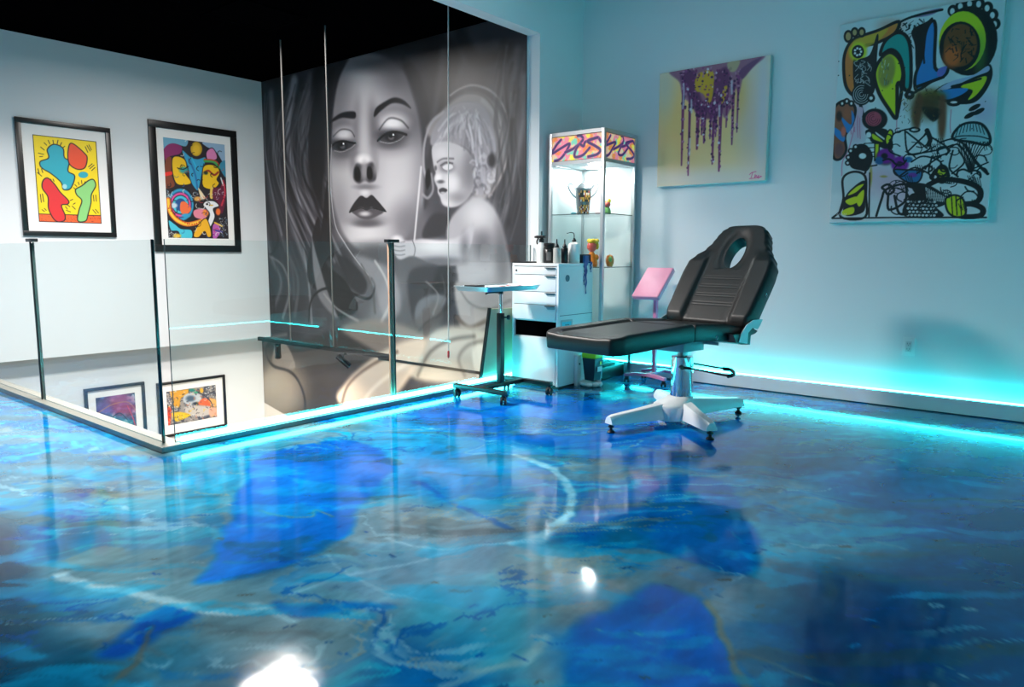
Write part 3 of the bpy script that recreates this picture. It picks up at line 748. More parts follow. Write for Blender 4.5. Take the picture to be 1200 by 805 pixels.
framed('black framed bright yellow print of bold outlined colour shapes, high on the white wall',
       2.300, 3.108, 1.178, 2.238, Y_L, .045, (.09, .085, .085, .095), [(35.5, 153.7), (114.5, 163), (119.5, 263), (42.5, 261)], (200, 250), art_yellow)

# --- busy print with yellow ovals and a white bird
def art_birds(P):
    P.poly([(180, 150), (275, 150), (275, 290), (180, 290)], (38, 30, 36), smooth=False)
    P.crop(180, 150, 5.747)
    bl, ye, tl = (52, 156, 196), (240, 190, 24), (70, 190, 210)
    P.poly([(50, 40), (210, 50), (210, 110), (120, 90), (60, 130)], (110, 168, 196), .5)
    P.poly([(330, 80), (480, 90), (480, 240), (420, 150), (350, 110)], (150, 178, 206), .5)
    P.poly([(60, 130), (110, 90), (180, 110), (170, 160), (100, 180), (70, 210)], (140, 40, 100), .5)
    P.poly([(70, 210), (110, 190), (110, 300), (130, 380), (90, 400), (60, 380)], (126, 60, 36), .5)
    P.poly([(60, 295), (115, 285), (115, 305), (60, 318)], (236, 50, 40), .4)
    P.poly([(185, 140), (240, 185), (290, 200), (345, 190), (320, 280), (300, 380), (282, 415), (240, 350), (225, 260)], bl, .6)
    P.line([(230, 200), (270, 300), (285, 400)], 2, (30, 90, 150), .8, .8); P.line([(250, 190), (290, 280)], 1.6, (40, 190, 226), .8, .8)
    P.poly([(115, 200), (150, 178), (200, 200), (215, 250), (200, 290), (240, 350), (230, 375), (150, 375), (120, 310)], ye, .5, 1, True, (.9, K))
    P.ell(195, 275, 30, 22, (40, 150, 150), .5); P.line([(150, 260), (190, 270), (225, 250)], 1, K, .4)
    P.ell(282, 128, 40, 50, (206, 160, 30), .1); P.ell(282, 132, 26, 36, (236, 186, 40), .4)
    P.poly([(350, 150), (390, 120), (420, 160), (420, 200), (360, 205)], (226, 130, 180), .5, 1, True, (.9, K))
    P.line([(340, 210), (400, 215), (440, 255)], 4, (70, 160, 80), .7); P.line([(335, 200), (410, 210), (440, 245)], 1.4, (200, 60, 40), .5)
    P.poly([(330, 250), (380, 235), (430, 260), (440, 300), (420, 340), (435, 370), (390, 410), (325, 390), (320, 320)], ye, .5, 1, True, (.9, K))
    P.line([(335, 290), (365, 280), (400, 310), (430, 290)], 2.2, (160, 40, 30), .6); P.ell(345, 295, 14, 12, (40, 60, 40), .5)
    P.poly([(375, 400), (395, 395), (390, 470), (370, 465)], (230, 190, 90), .5)
    P.poly([(395, 400), (440, 395), (470, 340), (480, 470), (450, 580), (420, 500), (390, 470)], (100, 26, 54), .6)
    P.line([(460, 350), (475, 430), (450, 520)], 2.2, (200, 50, 70), .7); P.line([(448, 330), (462, 380)], 1.6, W_, .6)
    P.poly([(440, 240), (480, 210), (485, 320), (460, 300)], (60, 140, 170), .5)
    for rx, ry, c in ((100, 122, K), (90, 112, bl), (78, 92, (30, 60, 110)), (70, 84, (232, 80, 150)), (58, 68, K), (54, 62, tl), (38, 44, (30, 80, 140))):
        P.ell(168, 515, rx, ry, c, .08)
    P.poly([(170, 500), (200, 495), (240, 540), (220, 575), (185, 585), (165, 550)], (244, 110, 60), .5)
    P.ell(120, 520, 26, 18, (200, 216, 226), .4); P.ell(205, 590, 30, 14, bl, .4)
    for w, c in ((7, K), (5.2, (226, 120, 40)), (2.6, (246, 200, 60))):
        P.line([(85, 480), (95, 560), (140, 620), (210, 650), (290, 635), (330, 615)], w, c, .5)
    for i in range(16):
        t = i/15; x = 88+t*235; y = 540+110*math.sin(t*2.4)
        P.ell(x, y, 5, 5, (210, 60, 30), .2)
    P.poly([(260, 555), (330, 545), (350, 590), (320, 615), (265, 600)], (226, 130, 150), .5); P.ell(340, 570, 20, 24, (244, 140, 50), .4)
    P.poly([(322, 515), (345, 490), (400, 492), (432, 525), (392, 545), (402, 600), (370, 670), (352, 640), (366, 580), (340, 540)], (232, 232, 234), .5, 1, True, (.9, K))
    P.ell(350, 512, 8, 7, K, .3); P.ell(378, 520, 14, 5, (226, 180, 70), .4)
    P.poly([(290, 400), (310, 420), (340, 470), (310, 470)], (230, 210, 170), .5); P.ell(285, 475, 26, 16, (220, 160, 80), .4)
    P.poly([(300, 640), (340, 610), (365, 660), (375, 730), (350, 740), (330, 700), (290, 740), (255, 735), (265, 690)], (236, 172, 34), .5, 1, True, (.8, K))
    P.poly([(85, 620), (130, 650), (170, 680), (240, 690), (240, 752), (170, 752), (150, 700), (100, 690)], tl, .5, 1, True, (.8, K))
    P.ell(140, 730, 28, 16, (226, 186, 60), .4)
    P.poly([(385, 660), (420, 640), (440, 700), (410, 752), (385, 752)], (184, 90, 170), .5, 1, True, (.8, K))
    P.line([(400, 640), (450, 665)], 2, (226, 180, 50), .4); P.line([(395, 690), (450, 705)], 2, (60, 60, 140), .4); P.ell(425, 565, 16, 24, (240, 110, 50), .3)
    rr = random.Random(5)
    for i in range(60):
        x, y = rr.uniform(75, 480), rr.uniform(60, 740); a0 = rr.uniform(0, 6); r_ = rr.uniform(8, 22)
        P.line([(x+r_*math.cos(a0+q*.9), y+r_*math.sin(a0+q*.9)) for q in range(4)], rr.uniform(.5, 1), rr.choice([K, K, K, (230, 226, 220), (40, 90, 150), (200, 60, 70)]), .35, .85)
    for i in range(120):
        x, y = rr.choice([(rr.uniform(430, 490), rr.uniform(610, 745)), (rr.uniform(85, 140), rr.uniform(690, 750)), (rr.uniform(80, 110), rr.uniform(420, 470)), (rr.uniform(200, 480), rr.uniform(430, 480))])
        P.line([(x, y), (x+rr.uniform(-9, 9), y+rr.uniform(-9, 9))], .6, rr.choice([W_, W_, (120, 160, 190)]), .3, .8, False)
framed('black framed print of yellow ovals and a white bird, high beside the mural',
       3.482, 4.450, 1.037, 2.381, Y_L, .072, (.075, .07, .075, .09), [(189.5, 158), (263, 167), (266, 281), (194.5, 279)], (220, 300), art_birds)

# --- two landscape prints on the lower wall
def art_mask(P):
    P.poly([(195, 440), (258, 440), (258, 500), (195, 500)], (150, 140, 134), smooth=False)
    P.crop(160, 430, 8.05)
    P._mix(np.arange(len(P.X)), sm(.45, .62, fbm(P.X*26, P.Y*26, 4, 4))*.8, (54, 56, 70))
    P.poly([(345, 190), (430, 175), (510, 170), (490, 230), (440, 260), (420, 350), (370, 330), (360, 250)], (224, 156, 30), 1.2)
    P.poly([(470, 230), (540, 205), (610, 230), (620, 310), (570, 340), (500, 330), (460, 290)], (186, 190, 196), 1)
    P.ell(525, 265, 40, 30, (70, 90, 110), .5); P.ell(575, 320, 34, 18, (40, 44, 54), .5)
    P.poly([(590, 320), (640, 265), (700, 300), (720, 350), (640, 345)], (226, 96, 48), 1); P.poly([(690, 270), (750, 290), (750, 350), (710, 350)], (234, 168, 90), 1)
    P.poly([(470, 350), (600, 340), (700, 360), (690, 430), (600, 450), (500, 440)], (196, 184, 176), 1.5)
    P.poly([(690, 370), (750, 370), (750, 450), (690, 450)], (226, 168, 140), 1)
    P.poly([(320, 360), (350, 350), (350, 450), (340, 525), (325, 525)], (200, 60, 40), 1)
    P.poly([(360, 410), (430, 400), (520, 430), (460, 470), (390, 490)], (232, 186, 24), 1)
    P.ell(540, 178, 30, 16, (30, 120, 110), .4); P.ell(580, 205, 26, 10, (60, 160, 120), .4); P.ell(625, 185, 16, 24, (236, 170, 30), .4)
    rr = random.Random(9)
    for i in range(170):
        x, y = rr.choice([(rr.uniform(650, 750), rr.uniform(135, 260)), (rr.uniform(320, 400), rr.uniform(220, 420)), (rr.uniform(400, 640), rr.uniform(420, 500)), (rr.uniform(310, 345), rr.uniform(190, 340))])
        P.line([(x, y), (x+rr.uniform(-9, 9), y+rr.uniform(-9, 9))], .6, rr.choice([(30, 32, 44), (225, 226, 228), (60, 70, 96)]), .3, .8, False)
    for i in range(110):
        x, y = rr.uniform(330, 745), rr.uniform(170, 500); a0 = rr.uniform(0, 6); r_ = rr.uniform(5, 16)
        P.line([(x+r_*math.cos(a0+q), y+r_*math.sin(a0+q)) for q in range(3)], rr.uniform(.4, .9), rr.choice([(40, 42, 56), (60, 60, 70), (226, 180, 60), (210, 206, 204), (206, 110, 60)]), .35, .75)
    P.line([(590, 205), (650, 240), (700, 300), (720, 360)], 1, (40, 40, 60), .5)
framed('black framed landscape print in yellow, grey and orange, low behind the corner glass',
       ypl(182, 443, Y_LL)[0], ypl(262, 434, Y_LL)[0], -1.0, -.385, Y_LL, .028, (.075, .085, .10, .08), [(198.3, 453.4), (253.4, 446.1), (253.4, 487), (200.4, 496)], (170, 130), art_mask, dep=.03)
def art_purple(P):
    P.poly([(100, 440), (170, 440), (170, 515), (100, 515)], (60, 56, 92), smooth=False)
    n = fbm(P.X*20, P.Y*20, 14, 4); a = np.arange(len(P.X))
    P._mix(a, sm(.5, .6, n)*.8, (40, 130, 150)); P._mix(a, sm(.46, .38, n)*.9, (30, 30, 44)); P._mix(a, sm(.62, .7, n)*.8, (206, 200, 210))
    P.ell(142, 472, 20, 9, (160, 50, 90), .6, .85); P.ell(120, 474, 12, 8, (90, 70, 150), .6, .8); P.ell(140, 462, 16, 5, (150, 70, 130), .6, .8); P.ell(136, 490, 20, 8, (40, 140, 150), .6, .7)
    P.line([(112, 480), (130, 470), (150, 466), (160, 474)], 1, (170, 110, 90), .5); P.line([(128, 486), (140, 478), (150, 484)], 1.1, K, .4); P.line([(150, 470), (156, 480), (160, 490)], 1, (200, 60, 80), .4)
x_l = ypl(97, 455, Y_LL)[0]; x_r = ypl(168, 446.5, Y_LL)[0]
framed('dark purple and teal landscape print, low behind the side glass above the sill',
       x_l, x_r, -.985, -.345, Y_LL, .032, (.075, .07, .10, .075), [(108, 464), (158.4, 456), (161.7, 493), (112, 506)], (140, 130), art_purple, dep=.03)

# --- canvases on the right wall
def canvas(label, y0, y1, z0, z1, dep, quad, res, paint):
    t = thing('canvas_picture', (X_R, (y0+y1)/2, (z0+z1)/2), label, 'painting')
    bm = B(); box(bm, X_R-dep, X_R-.002, y0, y1, z0, z1, .004); obj('stretched_canvas', bm, M_canvas_edge, t)
    us = np.linspace(y1-.002, y0+.002, res[0]); vs = np.linspace(z0+.002, z1-.002, res[1])
    o, U, V = grid_obj('painted_face', us, vs, lambda u, v: np.stack([np.full_like(u, X_R-dep-.0012), u, v], 1), M_paintc, t)
    s = o.modifiers.new('sheet', 'SOLIDIFY'); s.thickness = .001; s.offset = 0
    h = homog(quad, [(y1, z1), (y0, z1), (y0, z0), (y1, z0)])
    px = (y1-y0)/math.hypot(quad[1][0]-quad[0][0], quad[1][1]-quad[0][1])
    P = Paint(U, V, (214, 220, 222), h, px); paint(P)
    colour_layer(o.data, P.C)
def art_big(P):
    a = np.arange(len(P.X))
    P._mix(a, sm(.5, .7, fbm(P.X*5, P.Y*5, 31, 4))*.5, (190, 200, 206))
    P.crop(960, 0, 2.983)
    L = lambda pts, w, c=K, s=.4, al=1, sm_=True: P.line(pts, w/2.983, c, s, al, sm_)
    def E(cx, cy, rx, ry, c, s=.08, al=1, rot=0): P.ell(cx, cy, rx, ry, c, s, al, rot)
    def G(pts, c, e=0, s=.5, al=1, smooth=True): P.poly(pts, c, s, al, smooth, (e/2.983, K) if e else None)
    pk = (206, 150, 178); ol = (206, 210, 26); bl = (46, 128, 196); te = (16, 150, 142); br = (120, 66, 26)
    E(150, 420, 26, 70, pk, .9, .7); E(230, 620, 60, 60, pk, .9, .5); E(300, 660, 50, 60, pk, .9, .5); E(580, 380, 40, 50, (190, 170, 206), .9, .6); E(260, 90, 40, 22, (220, 130, 110), .9, .6)
    for x in (128, 140, 152, 160, 288, 470): L([(x, 380), (x-2, 430), (x+1, 455+(x % 7)*4)], 3, (200, 90, 120), .5, .7)
    L([(140, 440), (120, 520), (100, 560), (98, 610)], 4, (206, 90, 130), .6, .7)
    G([(400, 40), (430, 38), (395, 58), (340, 66), (330, 60)], (150, 120, 160), 0, .6)
    # long neck with crown of loops
    L([(430, 42), (350, 58), (300, 75), (240, 110), (170, 130)], 9)
    G([(100, 200), (118, 150), (150, 128), (220, 105), (285, 78), (272, 118), (210, 150), (168, 160), (140, 200), (138, 260), (145, 325), (122, 318), (104, 280)], (214, 120, 50), 12)
    G([(132, 140), (200, 118), (250, 100), (220, 140), (170, 170), (140, 190)], (206, 170, 40), 0, 1.5, .8)
    for c in ((114, 125, 16, 22), (136, 112, 14, 18), (160, 112, 14, 18)): E(*c, K); E(c[0], c[1], c[2]-7, c[3]-8, (180, 150, 96))
    E(148, 178, 30, 32, ol, .3); E(148, 178, 21, 23, K)
    for i in range(7): E(148+11*math.cos(i*.9), 178+12*math.sin(i*.9), 4, 4, W_, .2)
    G([(142, 215), (190, 190), (215, 120), (212, 200), (208, 300), (192, 330), (160, 340), (138, 300)], (22, 22, 26), 4)
    rr = random.Random(2)
    for i in range(26):
        x, y = rr.uniform(142, 188), rr.uniform(205, 280); L([(x, y), (x+rr.uniform(-14, 14), y+rr.uniform(4, 14)), (x+rr.uniform(-6, 10), y+rr.uniform(10, 24))], 2, (190, 200, 204), .3, .9)
    E(163, 325, 34, 38, K)
    for r in (28, 21, 14, 7): P.line([(163+r*math.cos(t*.5), 325+r*1.1*math.sin(t*.5)) for t in range(11)], .8, (196, 206, 210), .3, .9)
    E(196, 338, 14, 15, K); E(196, 338, 6, 6, W_, .2); L([(160, 362), (170, 400)], 12); G([(150, 372), (168, 372), (166, 402), (152, 402)], (206, 170, 190))
    # teal arch, yellow drop, black splash, blue bird
    for i in range(60):
        x, y = rr.uniform(278, 372), rr.uniform(70, 150); L([(x, y), (x+rr.uniform(-14, 14), y+rr.uniform(-12, 20))], rr.uniform(2, 6), K, .3, .9, False)
    G([(330, 110), (380, 80), (402, 75), (400, 200), (352, 250), (342, 160)], (14, 14, 16))
    G([(226, 190), (240, 145), (280, 116), (312, 128), (328, 180), (330, 300), (308, 304), (306, 250), (290, 195), (260, 172)], te, 12)
    G([(206, 256), (224, 208), (258, 182), (290, 204), (304, 250), (298, 285), (286, 290), (286, 350), (284, 408), (255, 372), (222, 318)], ol, 13)
    E(248, 246, 28, 56, (150, 136, 60), .2, .95, .15)
    for i in range(24):
        x, y = rr.uniform(228, 268), rr.uniform(200, 290); L([(x, y), (x+rr.uniform(-4, 4), y+rr.uniform(6, 20))], 3, rr.choice([(220, 222, 200), (90, 90, 60), (190, 170, 40), (110, 140, 140)]), .4, .8)
    L([(296, 290), (300, 320), (286, 405)], 12); L([(312, 312), (345, 320), (365, 300)], 10); E(328, 328, 17, 16, K); E(328, 326, 5, 4, (170, 170, 190), .3)
    G([(396, 80), (410, 100), (412, 236), (452, 236), (446, 262), (400, 284), (352, 312), (346, 262), (368, 196), (376, 120)], bl, 11)
    L([(378, 100), (372, 170), (375, 220)], 6); L([(352, 300), (440, 268)], 12)
    # big ringed head with crown of loops
    for c in ((466, 46), (492, 30), (522, 22), (552, 24), (580, 38), (598, 62), (606, 92)):
        E(c[0], c[1], 18, 20, K); E(c[0]-2, c[1]+2, 8, 11, W_, .2)
    E(522, 148, 94, 116, K, .02); E(500, 148, 78, 100, ol, .02); E(560, 190, 22, 70, (90, 150, 60), .6, .5); E(492, 166, 68, 84, K, .02); E(494, 162, 56, 72, br, .06)
    E(468, 200, 30, 36, (214, 96, 36), .4)
    for i in range(46):
        x, y = rr.uniform(450, 540), rr.uniform(105, 220); L([(x, y), (x+rr.uniform(-16, 16), y+rr.uniform(-4, 24))], rr.uniform(2, 5), K, .4, .85)
    G([(424, 240), (452, 232), (440, 262), (420, 264)], (110, 110, 190)); 
    G([(400, 330), (450, 290), (540, 268), (590, 225), (604, 262), (584, 316), (545, 356), (480, 360), (440, 350)], (16, 15, 17))
    G([(420, 312), (470, 282), (540, 262), (586, 232), (590, 250), (540, 270), (450, 312)], (170, 176, 206)); G([(500, 300), (578, 266), (580, 290), (552, 330), (525, 346), (540, 314)], ol)
    G([(420, 318), (470, 308), (525, 308), (500, 330), (458, 344), (434, 336)], bl); L([(470, 300), (530, 285), (565, 275)], 8); E(478, 356, 24, 12, K); E(478, 354, 12, 4, W_, .2)
    for p in ((548, 372), (562, 386), (534, 398)): E(p[0], p[1], 22, 8, K, .08, 1, -.5)
    E(390, 360, 52, 46, (86, 62, 24), .8, .9); E(400, 330, 40, 14, (150, 150, 40), .8, .8); E(350, 400, 14, 46, (100, 60, 34), .7, .9); E(440, 420, 14, 60, (120, 72, 44), .6, .8); G([(370, 370), (440, 380), (410, 420)], (24, 20, 18), 0, 1.5)
    # left edge blob
    G([(70, 370), (110, 345), (142, 372), (132, 430), (108, 470), (112, 520), (90, 552), (66, 540), (66, 450)], (150, 84, 60), 10)
    G([(92, 400), (128, 430), (128, 380), (140, 410), (118, 460), (102, 430)], bl); G([(72, 440), (106, 470), (100, 490), (72, 466)], bl); E(102, 455, 9, 18, (220, 110, 90), .4); E(86, 400, 10, 18, (60, 36, 30), .4); E(115, 392, 13, 22, (170, 90, 60), .4); E(88, 520, 17, 24, (120, 70, 70), .4)
    for c in ((96, 356), (112, 348), (128, 356)): E(c[0], c[1], 11, 11, K); E(c[0], c[1], 4, 5, W_, .3)
    # rose and fan
    E(210, 412, 44, 38, K); E(206, 410, 28, 26, (186, 70, 90), .1)
    for r in (22, 15, 8): P.line([(206+r*math.cos(t*.6), 410+r*math.sin(t*.6)) for t in range(9)], .8, (90, 20, 34), .3)
    G([(180, 450), (250, 446), (275, 495), (262, 520), (200, 490)], (20, 20, 22)); G([(205, 462), (240, 490), (206, 480)], ol); G([(215, 456), (256, 486), (262, 494), (222, 468)], W_); E(190, 466, 9, 10, W_, .2); E(188, 486, 8, 8, W_, .2)
    G([(262, 448), (274, 462), (256, 500), (248, 480)], ol, 5); G([(212, 496), (228, 496), (226, 556), (212, 556)], ol, 5, .5, 1, False)
    for y in (496, 512, 528, 544): L([(175, y), (212, y-2)], 4, K, .3, 1, False)
    # face profile, black hair
    G([(118, 545), (140, 505), (180, 500), (206, 540), (190, 590), (160, 590), (130, 580)], (16, 16, 18)); E(170, 540, 13, 10, W_, .2)
    for c in ((120, 545), (128, 522), (145, 508), (118, 565)): E(c[0], c[1], 10, 10, K); E(c[0], c[1], 4.5, 4.5, W_, .3)
    L([(175, 580), (220, 572)], 6); L([(180, 600), (188, 570)], 8)
    # purple flowers, blue streamer
    E(250, 545, 34, 28, K, .2, .6); E(250, 540, 30, 26, (126, 24, 140), .2); E(246, 540, 11, 10, K, .4); E(300, 568, 30, 28, (130, 22, 146), .2); E(298, 568, 10, 10, (60, 8, 66), .4); E(228, 556, 15, 14, (40, 90, 140), .3)
    G([(280, 590), (320, 588), (375, 592), (365, 630), (320, 628)], (44, 110, 160), 6); E(345, 606, 16, 8, (110, 50, 150), .3); E(330, 552, 14, 10, (40, 110, 160), .3)
    # scribbled boxes
    for pts in ([(270, 480), (280, 460), (330, 445), (360, 450)], [(315, 450), (330, 530), (400, 515), (395, 460)], [(320, 455), (392, 512)], [(325, 525), (390, 460)], [(400, 470), (470, 520), (410, 545)], [(330, 535), (420, 520), (480, 500)],
                [(340, 560), (380, 540), (440, 560), (420, 600)], [(300, 610), (350, 580), (400, 600)], [(410, 540), (400, 600), (430, 610)], [(360, 600), (410, 560), (440, 540)], [(440, 490), (480, 480), (520, 500)], [(380, 470), (395, 450), (405, 480)],
                [(470, 510), (500, 500), (540, 560), (545, 600)], [(480, 520), (470, 580), (500, 610)], [(500, 520), (520, 560), (480, 600)], [(270, 480), (262, 520), (300, 540)]):
        L(pts, 6)
    E(348, 448, 20, 10, K, .1); E(348, 448, 12, 4, W_, .2); L([(390, 450), (402, 480), (396, 500)], 16)
    # umbrella dome with ribs
    G([(478, 478), (496, 440), (530, 424), (575, 430), (602, 470), (596, 500), (540, 490)], (150, 190, 196), 9)
    for i in range(9): L([(488+i*12, 470-18*math.sin(i*.35)), (500+i*9, 430)], 2.5)
    for i in range(9): L([(500+i*12, 490), (515+i*6, 540), (535+i*2, 590)], 3.2)
    L([(520, 500), (560, 560), (600, 600)], 10); L([(545, 585), (600, 560)], 5); L([(478, 480), (500, 470), (560, 470), (600, 480)], 4)
    # pear, tentacles, scales
    E(446, 602, 25, 34, K); E(446, 602, 16, 25, ol); L([(446, 570), (440, 560), (448, 556)], 5); E(420, 612, 18, 14, K); E(420, 612, 8, 6, W_, .2)
    for pts in ([(400, 640), (450, 620), (530, 630), (575, 655), (570, 695), (520, 705), (470, 680)], [(490, 720), (540, 705), (585, 720), (580, 745), (520, 750), (490, 735)], [(330, 640), (390, 660), (430, 680)]):
        L(pts, 19)
    for pts in ([(460, 650), (520, 640), (548, 660)], [(420, 660), (470, 680), (440, 700)]): L(pts, 4, W_)
    G([(340, 640), (400, 640), (470, 690), (430, 720), (380, 700)], (20, 20, 22))
    for i in range(12): L([(392+i*6, 650+i*3), (396+i*6, 690+i)], 3, W_, .3, .9)
    G([(460, 690), (490, 675), (520, 690), (530, 740), (500, 752), (470, 735)], ol, 7)
    for x in (480, 495, 510): L([(x, 680), (x+6, 745)], 4)
    G([(330, 690), (370, 670), (430, 720), (450, 752), (320, 752)], (18, 18, 20))
    for r_ in range(5):
        for c_ in range(8): E(332+c_*13+(r_ % 2)*6, 700+r_*12, 5, 4, (200, 206, 210), .2)
    for pts in ([(222, 752), (240, 690), (252, 660), (300, 640), (330, 640)], [(250, 660), (240, 650), (262, 640), (282, 660), (262, 676), (250, 660)], [(262, 680), (266, 730), (320, 700), (325, 650)], [(284, 680), (300, 740), (330, 745)]):
        L(pts, 9)
    # bullet shape with yellow bands
    G([(105, 690), (102, 620), (140, 596), (180, 612), (184, 680), (182, 758), (96, 758)], (200, 208, 210), 9)
    G([(110, 690), (140, 650), (180, 628), (182, 690), (175, 740), (110, 752)], (20, 20, 22)); 
    for pts in ([(120, 680), (150, 650), (176, 640), (150, 668)], [(112, 700), (150, 684), (160, 700), (130, 715)], [(150, 690), (176, 660), (174, 700), (160, 720)], [(104, 735), (140, 722), (140, 745), (104, 752)]): G(pts, ol)
    E(200, 610, 5, 34, (170, 140, 40), .6, .8); E(245, 612, 12, 4, (170, 140, 50), .6, .8)
    L([(66, 762), (96, 735), (110, 690)], 8); L([(66, 764), (300, 757), (600, 752)], 6); L([(196, 600), (196, 756)], 6)
    for i in range(54):                               # dense fine doodling over the lower half
        x, y = rr.uniform(255, 590), rr.uniform(450, 740); a0 = rr.uniform(0, 6); r_ = rr.uniform(10, 30)
        L([(x+r_*math.cos(a0+q*.9), y+.8*r_*math.sin(a0+q*.9)) for q in range(rr.randint(3, 6))], rr.choice([3, 4, 5, 7]), K, .35, .95)
    for i in range(16):
        x, y = rr.uniform(300, 580), rr.uniform(470, 730)
        for q in range(4): L([(x+q*7, y), (x+q*7+8, y+rr.uniform(18, 30))], 2.6, K, .3, .9)
    for i in range(70):
        x, y = rr.uniform(300, 440), rr.uniform(300, 420); L([(x, y), (x+rr.uniform(-8, 8), y+rr.uniform(2, 12))], 2, rr.choice([K, (80, 50, 24), (120, 110, 40)]), .3, .8, False)
    E(400, 350, 40, 34, (74, 50, 20), .6, .8); G([(352, 330), (372, 335), (366, 430), (350, 440)], (96, 56, 30), 0, 2.5, .8); G([(430, 340), (452, 345), (448, 470), (432, 460)], (112, 64, 40), 0, 2.5, .8)
    for i in range(30):
        x, y = rr.uniform(70, 600), rr.uniform(150, 740); E(x, y, 2.2, 2.2, K, .3)
    for i in range(6): L([(82+i*6, 752), (86+i*6, 746)], 2, W_, .3, .8, False)
canvas('large white canvas of thick black outlined doodles, high at the right end of the wall',
       .628, 1.572, 1.250, 2.585, .035, [(988.5, 28.5), (1174.5, -2), (1163, 254.5), (978, 262)], (300, 420), art_big)
def art_drip(P):
    P.crop(750, 50, 4.239)
    P.poly([(60, 100), (700, 40), (700, 760), (60, 760)], (240, 220, 192), 1, 1, False)
    P.ell(200, 400, 130, 260, (246, 190, 110), .9, .8); P.ell(420, 380, 150, 200, (246, 196, 120), .9, .8); P.ell(560, 380, 70, 260, (216, 190, 186), .9, .7); P.ell(300, 560, 200, 100, (226, 190, 130), .9, .6)
    P.ell(130, 230, 40, 120, (216, 204, 190), .9, .7); P.ell(620, 350, 30, 300, (214, 204, 210), .9, .9); P.ell(330, 680, 280, 50, (222, 210, 204), .9, .8); P.ell(500, 250, 40, 120, (228, 178, 90), .9, .6)
    pu, dp = (120, 40, 96), (62, 18, 66)
    P.poly([(150, 150), (260, 130), (440, 105), (620, 78), (570, 130), (520, 180), (500, 260), (480, 240), (460, 330), (430, 380), (400, 330), (380, 420), (350, 360), (320, 350), (300, 380), (275, 330), (250, 300), (215, 260), (200, 200)], (150, 92, 120), 1.5, .95)
    drips = [(222, 200, 610, 9), (256, 250, 660, 8), (298, 300, 530, 12), (332, 300, 500, 10), (362, 300, 480, 7), (376, 280, 605, 9), (410, 290, 640, 10), (442, 230, 425, 7), (472, 220, 510, 8), (496, 180, 450, 6), (320, 320, 460, 8), (390, 300, 470, 7)]
    for x, y0, y1, w in drips:
        P.line([(x, y0), (x-2, (y0+y1)/2), (x-4, y1)], w*1.7/4.239, pu, .7, .95, True, (1.2, .5))
    P.poly([(205, 165), (280, 150), (300, 250), (330, 300), (360, 190), (430, 130), (450, 200), (420, 330), (380, 380), (300, 370), (250, 280)], (92, 34, 84), 2, .8)
    P.poly([(290, 165), (365, 150), (372, 230), (355, 310), (320, 260), (280, 240)], (222, 168, 30), 1.2, .9); P.poly([(420, 235), (440, 225), (432, 280), (412, 310)], (222, 168, 30), .8, .9)
    rr = random.Random(4)
    for i in range(420):
        k = rr.random()
        if k < .5: x, y0, y1, w = rr.choice(drips); y = rr.uniform(y0, y1-10); x = x-4*(y-y0)/(y1-y0)+rr.uniform(-w, w)*.6
        else:
            y = rr.uniform(130, 330); x = rr.uniform(200+(y-130)*.15, 510-(y-130)*.25)
        c = rr.choice([dp, dp, pu, (140, 60, 120), (180, 120, 150)] + ([(216, 210, 220)] if rr.random() < .35 else []))
        P.ell(x, y, rr.uniform(2.5, 7), rr.uniform(3, 9), c, .3, .9)
    for pts in ([(222, 210), (224, 260), (220, 330)], [(262, 290), (264, 350)], [(258, 480), (256, 560)], [(462, 200), (464, 260)], [(402, 320), (404, 370)]): P.line(pts, 2.2, (206, 208, 216), 1, .75)
    P.poly([(500, 150), (560, 105), (610, 84), (560, 140), (515, 190)], (110, 60, 100), 1.2, .9); P.poly([(440, 110), (500, 100), (480, 150), (450, 150)], (200, 190, 130), 1.2, .7)
    for pts in ([(560, 660), (572, 650), (592, 646)], [(576, 650), (568, 676)], [(588, 660), (586, 676), (594, 664), (598, 676), (606, 664), (604, 678), (616, 668)], [(560, 680), (600, 676), (620, 670)]): P.line(pts, .8, (224, 84, 140), .4)
canvas('square cream and orange canvas with purple paint dripping down, above the reclining chair',
       2.035, 2.932, 1.572, 2.466, .04, [(774, 87.3), (904.5, 67.2), (901, 212.8), (772.4, 219.4)], (200, 220), art_drip)
# ================================================================= GLASS RAILING
def pane(label, x0, x1, y0, y1, z1):
    t = thing('glass_panel', ((x0+x1)/2, (y0+y1)/2, .03), label, 'glass railing', 'frameless glass railing panels')
    bm = B(); vs = box(bm, x0, x1, y0, y1, .0305, z1)
    thin_x = (x1-x0) < (y1-y0)
    for f in bm.faces:
        n = f.normal
        f.material_index = 0 if abs(n.x if thin_x else n.y) > .5 else 1
    obj('pane', bm, [M_glass, M_glassedge], t, False)
pane('side glass railing panel farthest left, beyond the slim black post', 1.699, 1.711, 5.578, 7.72, 1.088)
pane('side glass railing panel between the slim black post and the corner', 1.699, 1.711, 3.80, 5.546, 1.094)
pane('front glass railing panel from the corner to the brown post', 1.745, 3.262, 3.757, 3.769, 1.098)
pane('front glass railing panel from the brown post to behind the white drawer cabinet', 3.285, 4.785, 3.757, 3.769, 1.100)
M_bronze = mat('bronze_post', (190, 146, 122), .5, spec=.3, var=.08)
M_roomfill = emat('room_fill_diffuser', (1.0, .97, .92), 5.5)
t = thing('railing_post', (1.705, 5.562, .03), 'slim black railing post with flat cap on the side sill', 'railing post')
bm = B(); box(bm, 1.688, 1.697, 5.554, 5.570, .031, 1.096, .002); obj('bar', bm, M_black, t)
bm = B(); box(bm, 1.682, 1.722, 5.505, 5.62, 1.0965, 1.118, .003); obj('cap', bm, M_black, t)
t = thing('railing_post', (3.273, 3.763, .03), 'brown metal railing post with black cap on the front sill', 'railing post')
bm = B(); box(bm, 3.250, 3.291, 3.7705, 3.786, .031, 1.0995, .002); obj('bar', bm, M_bronze, t)
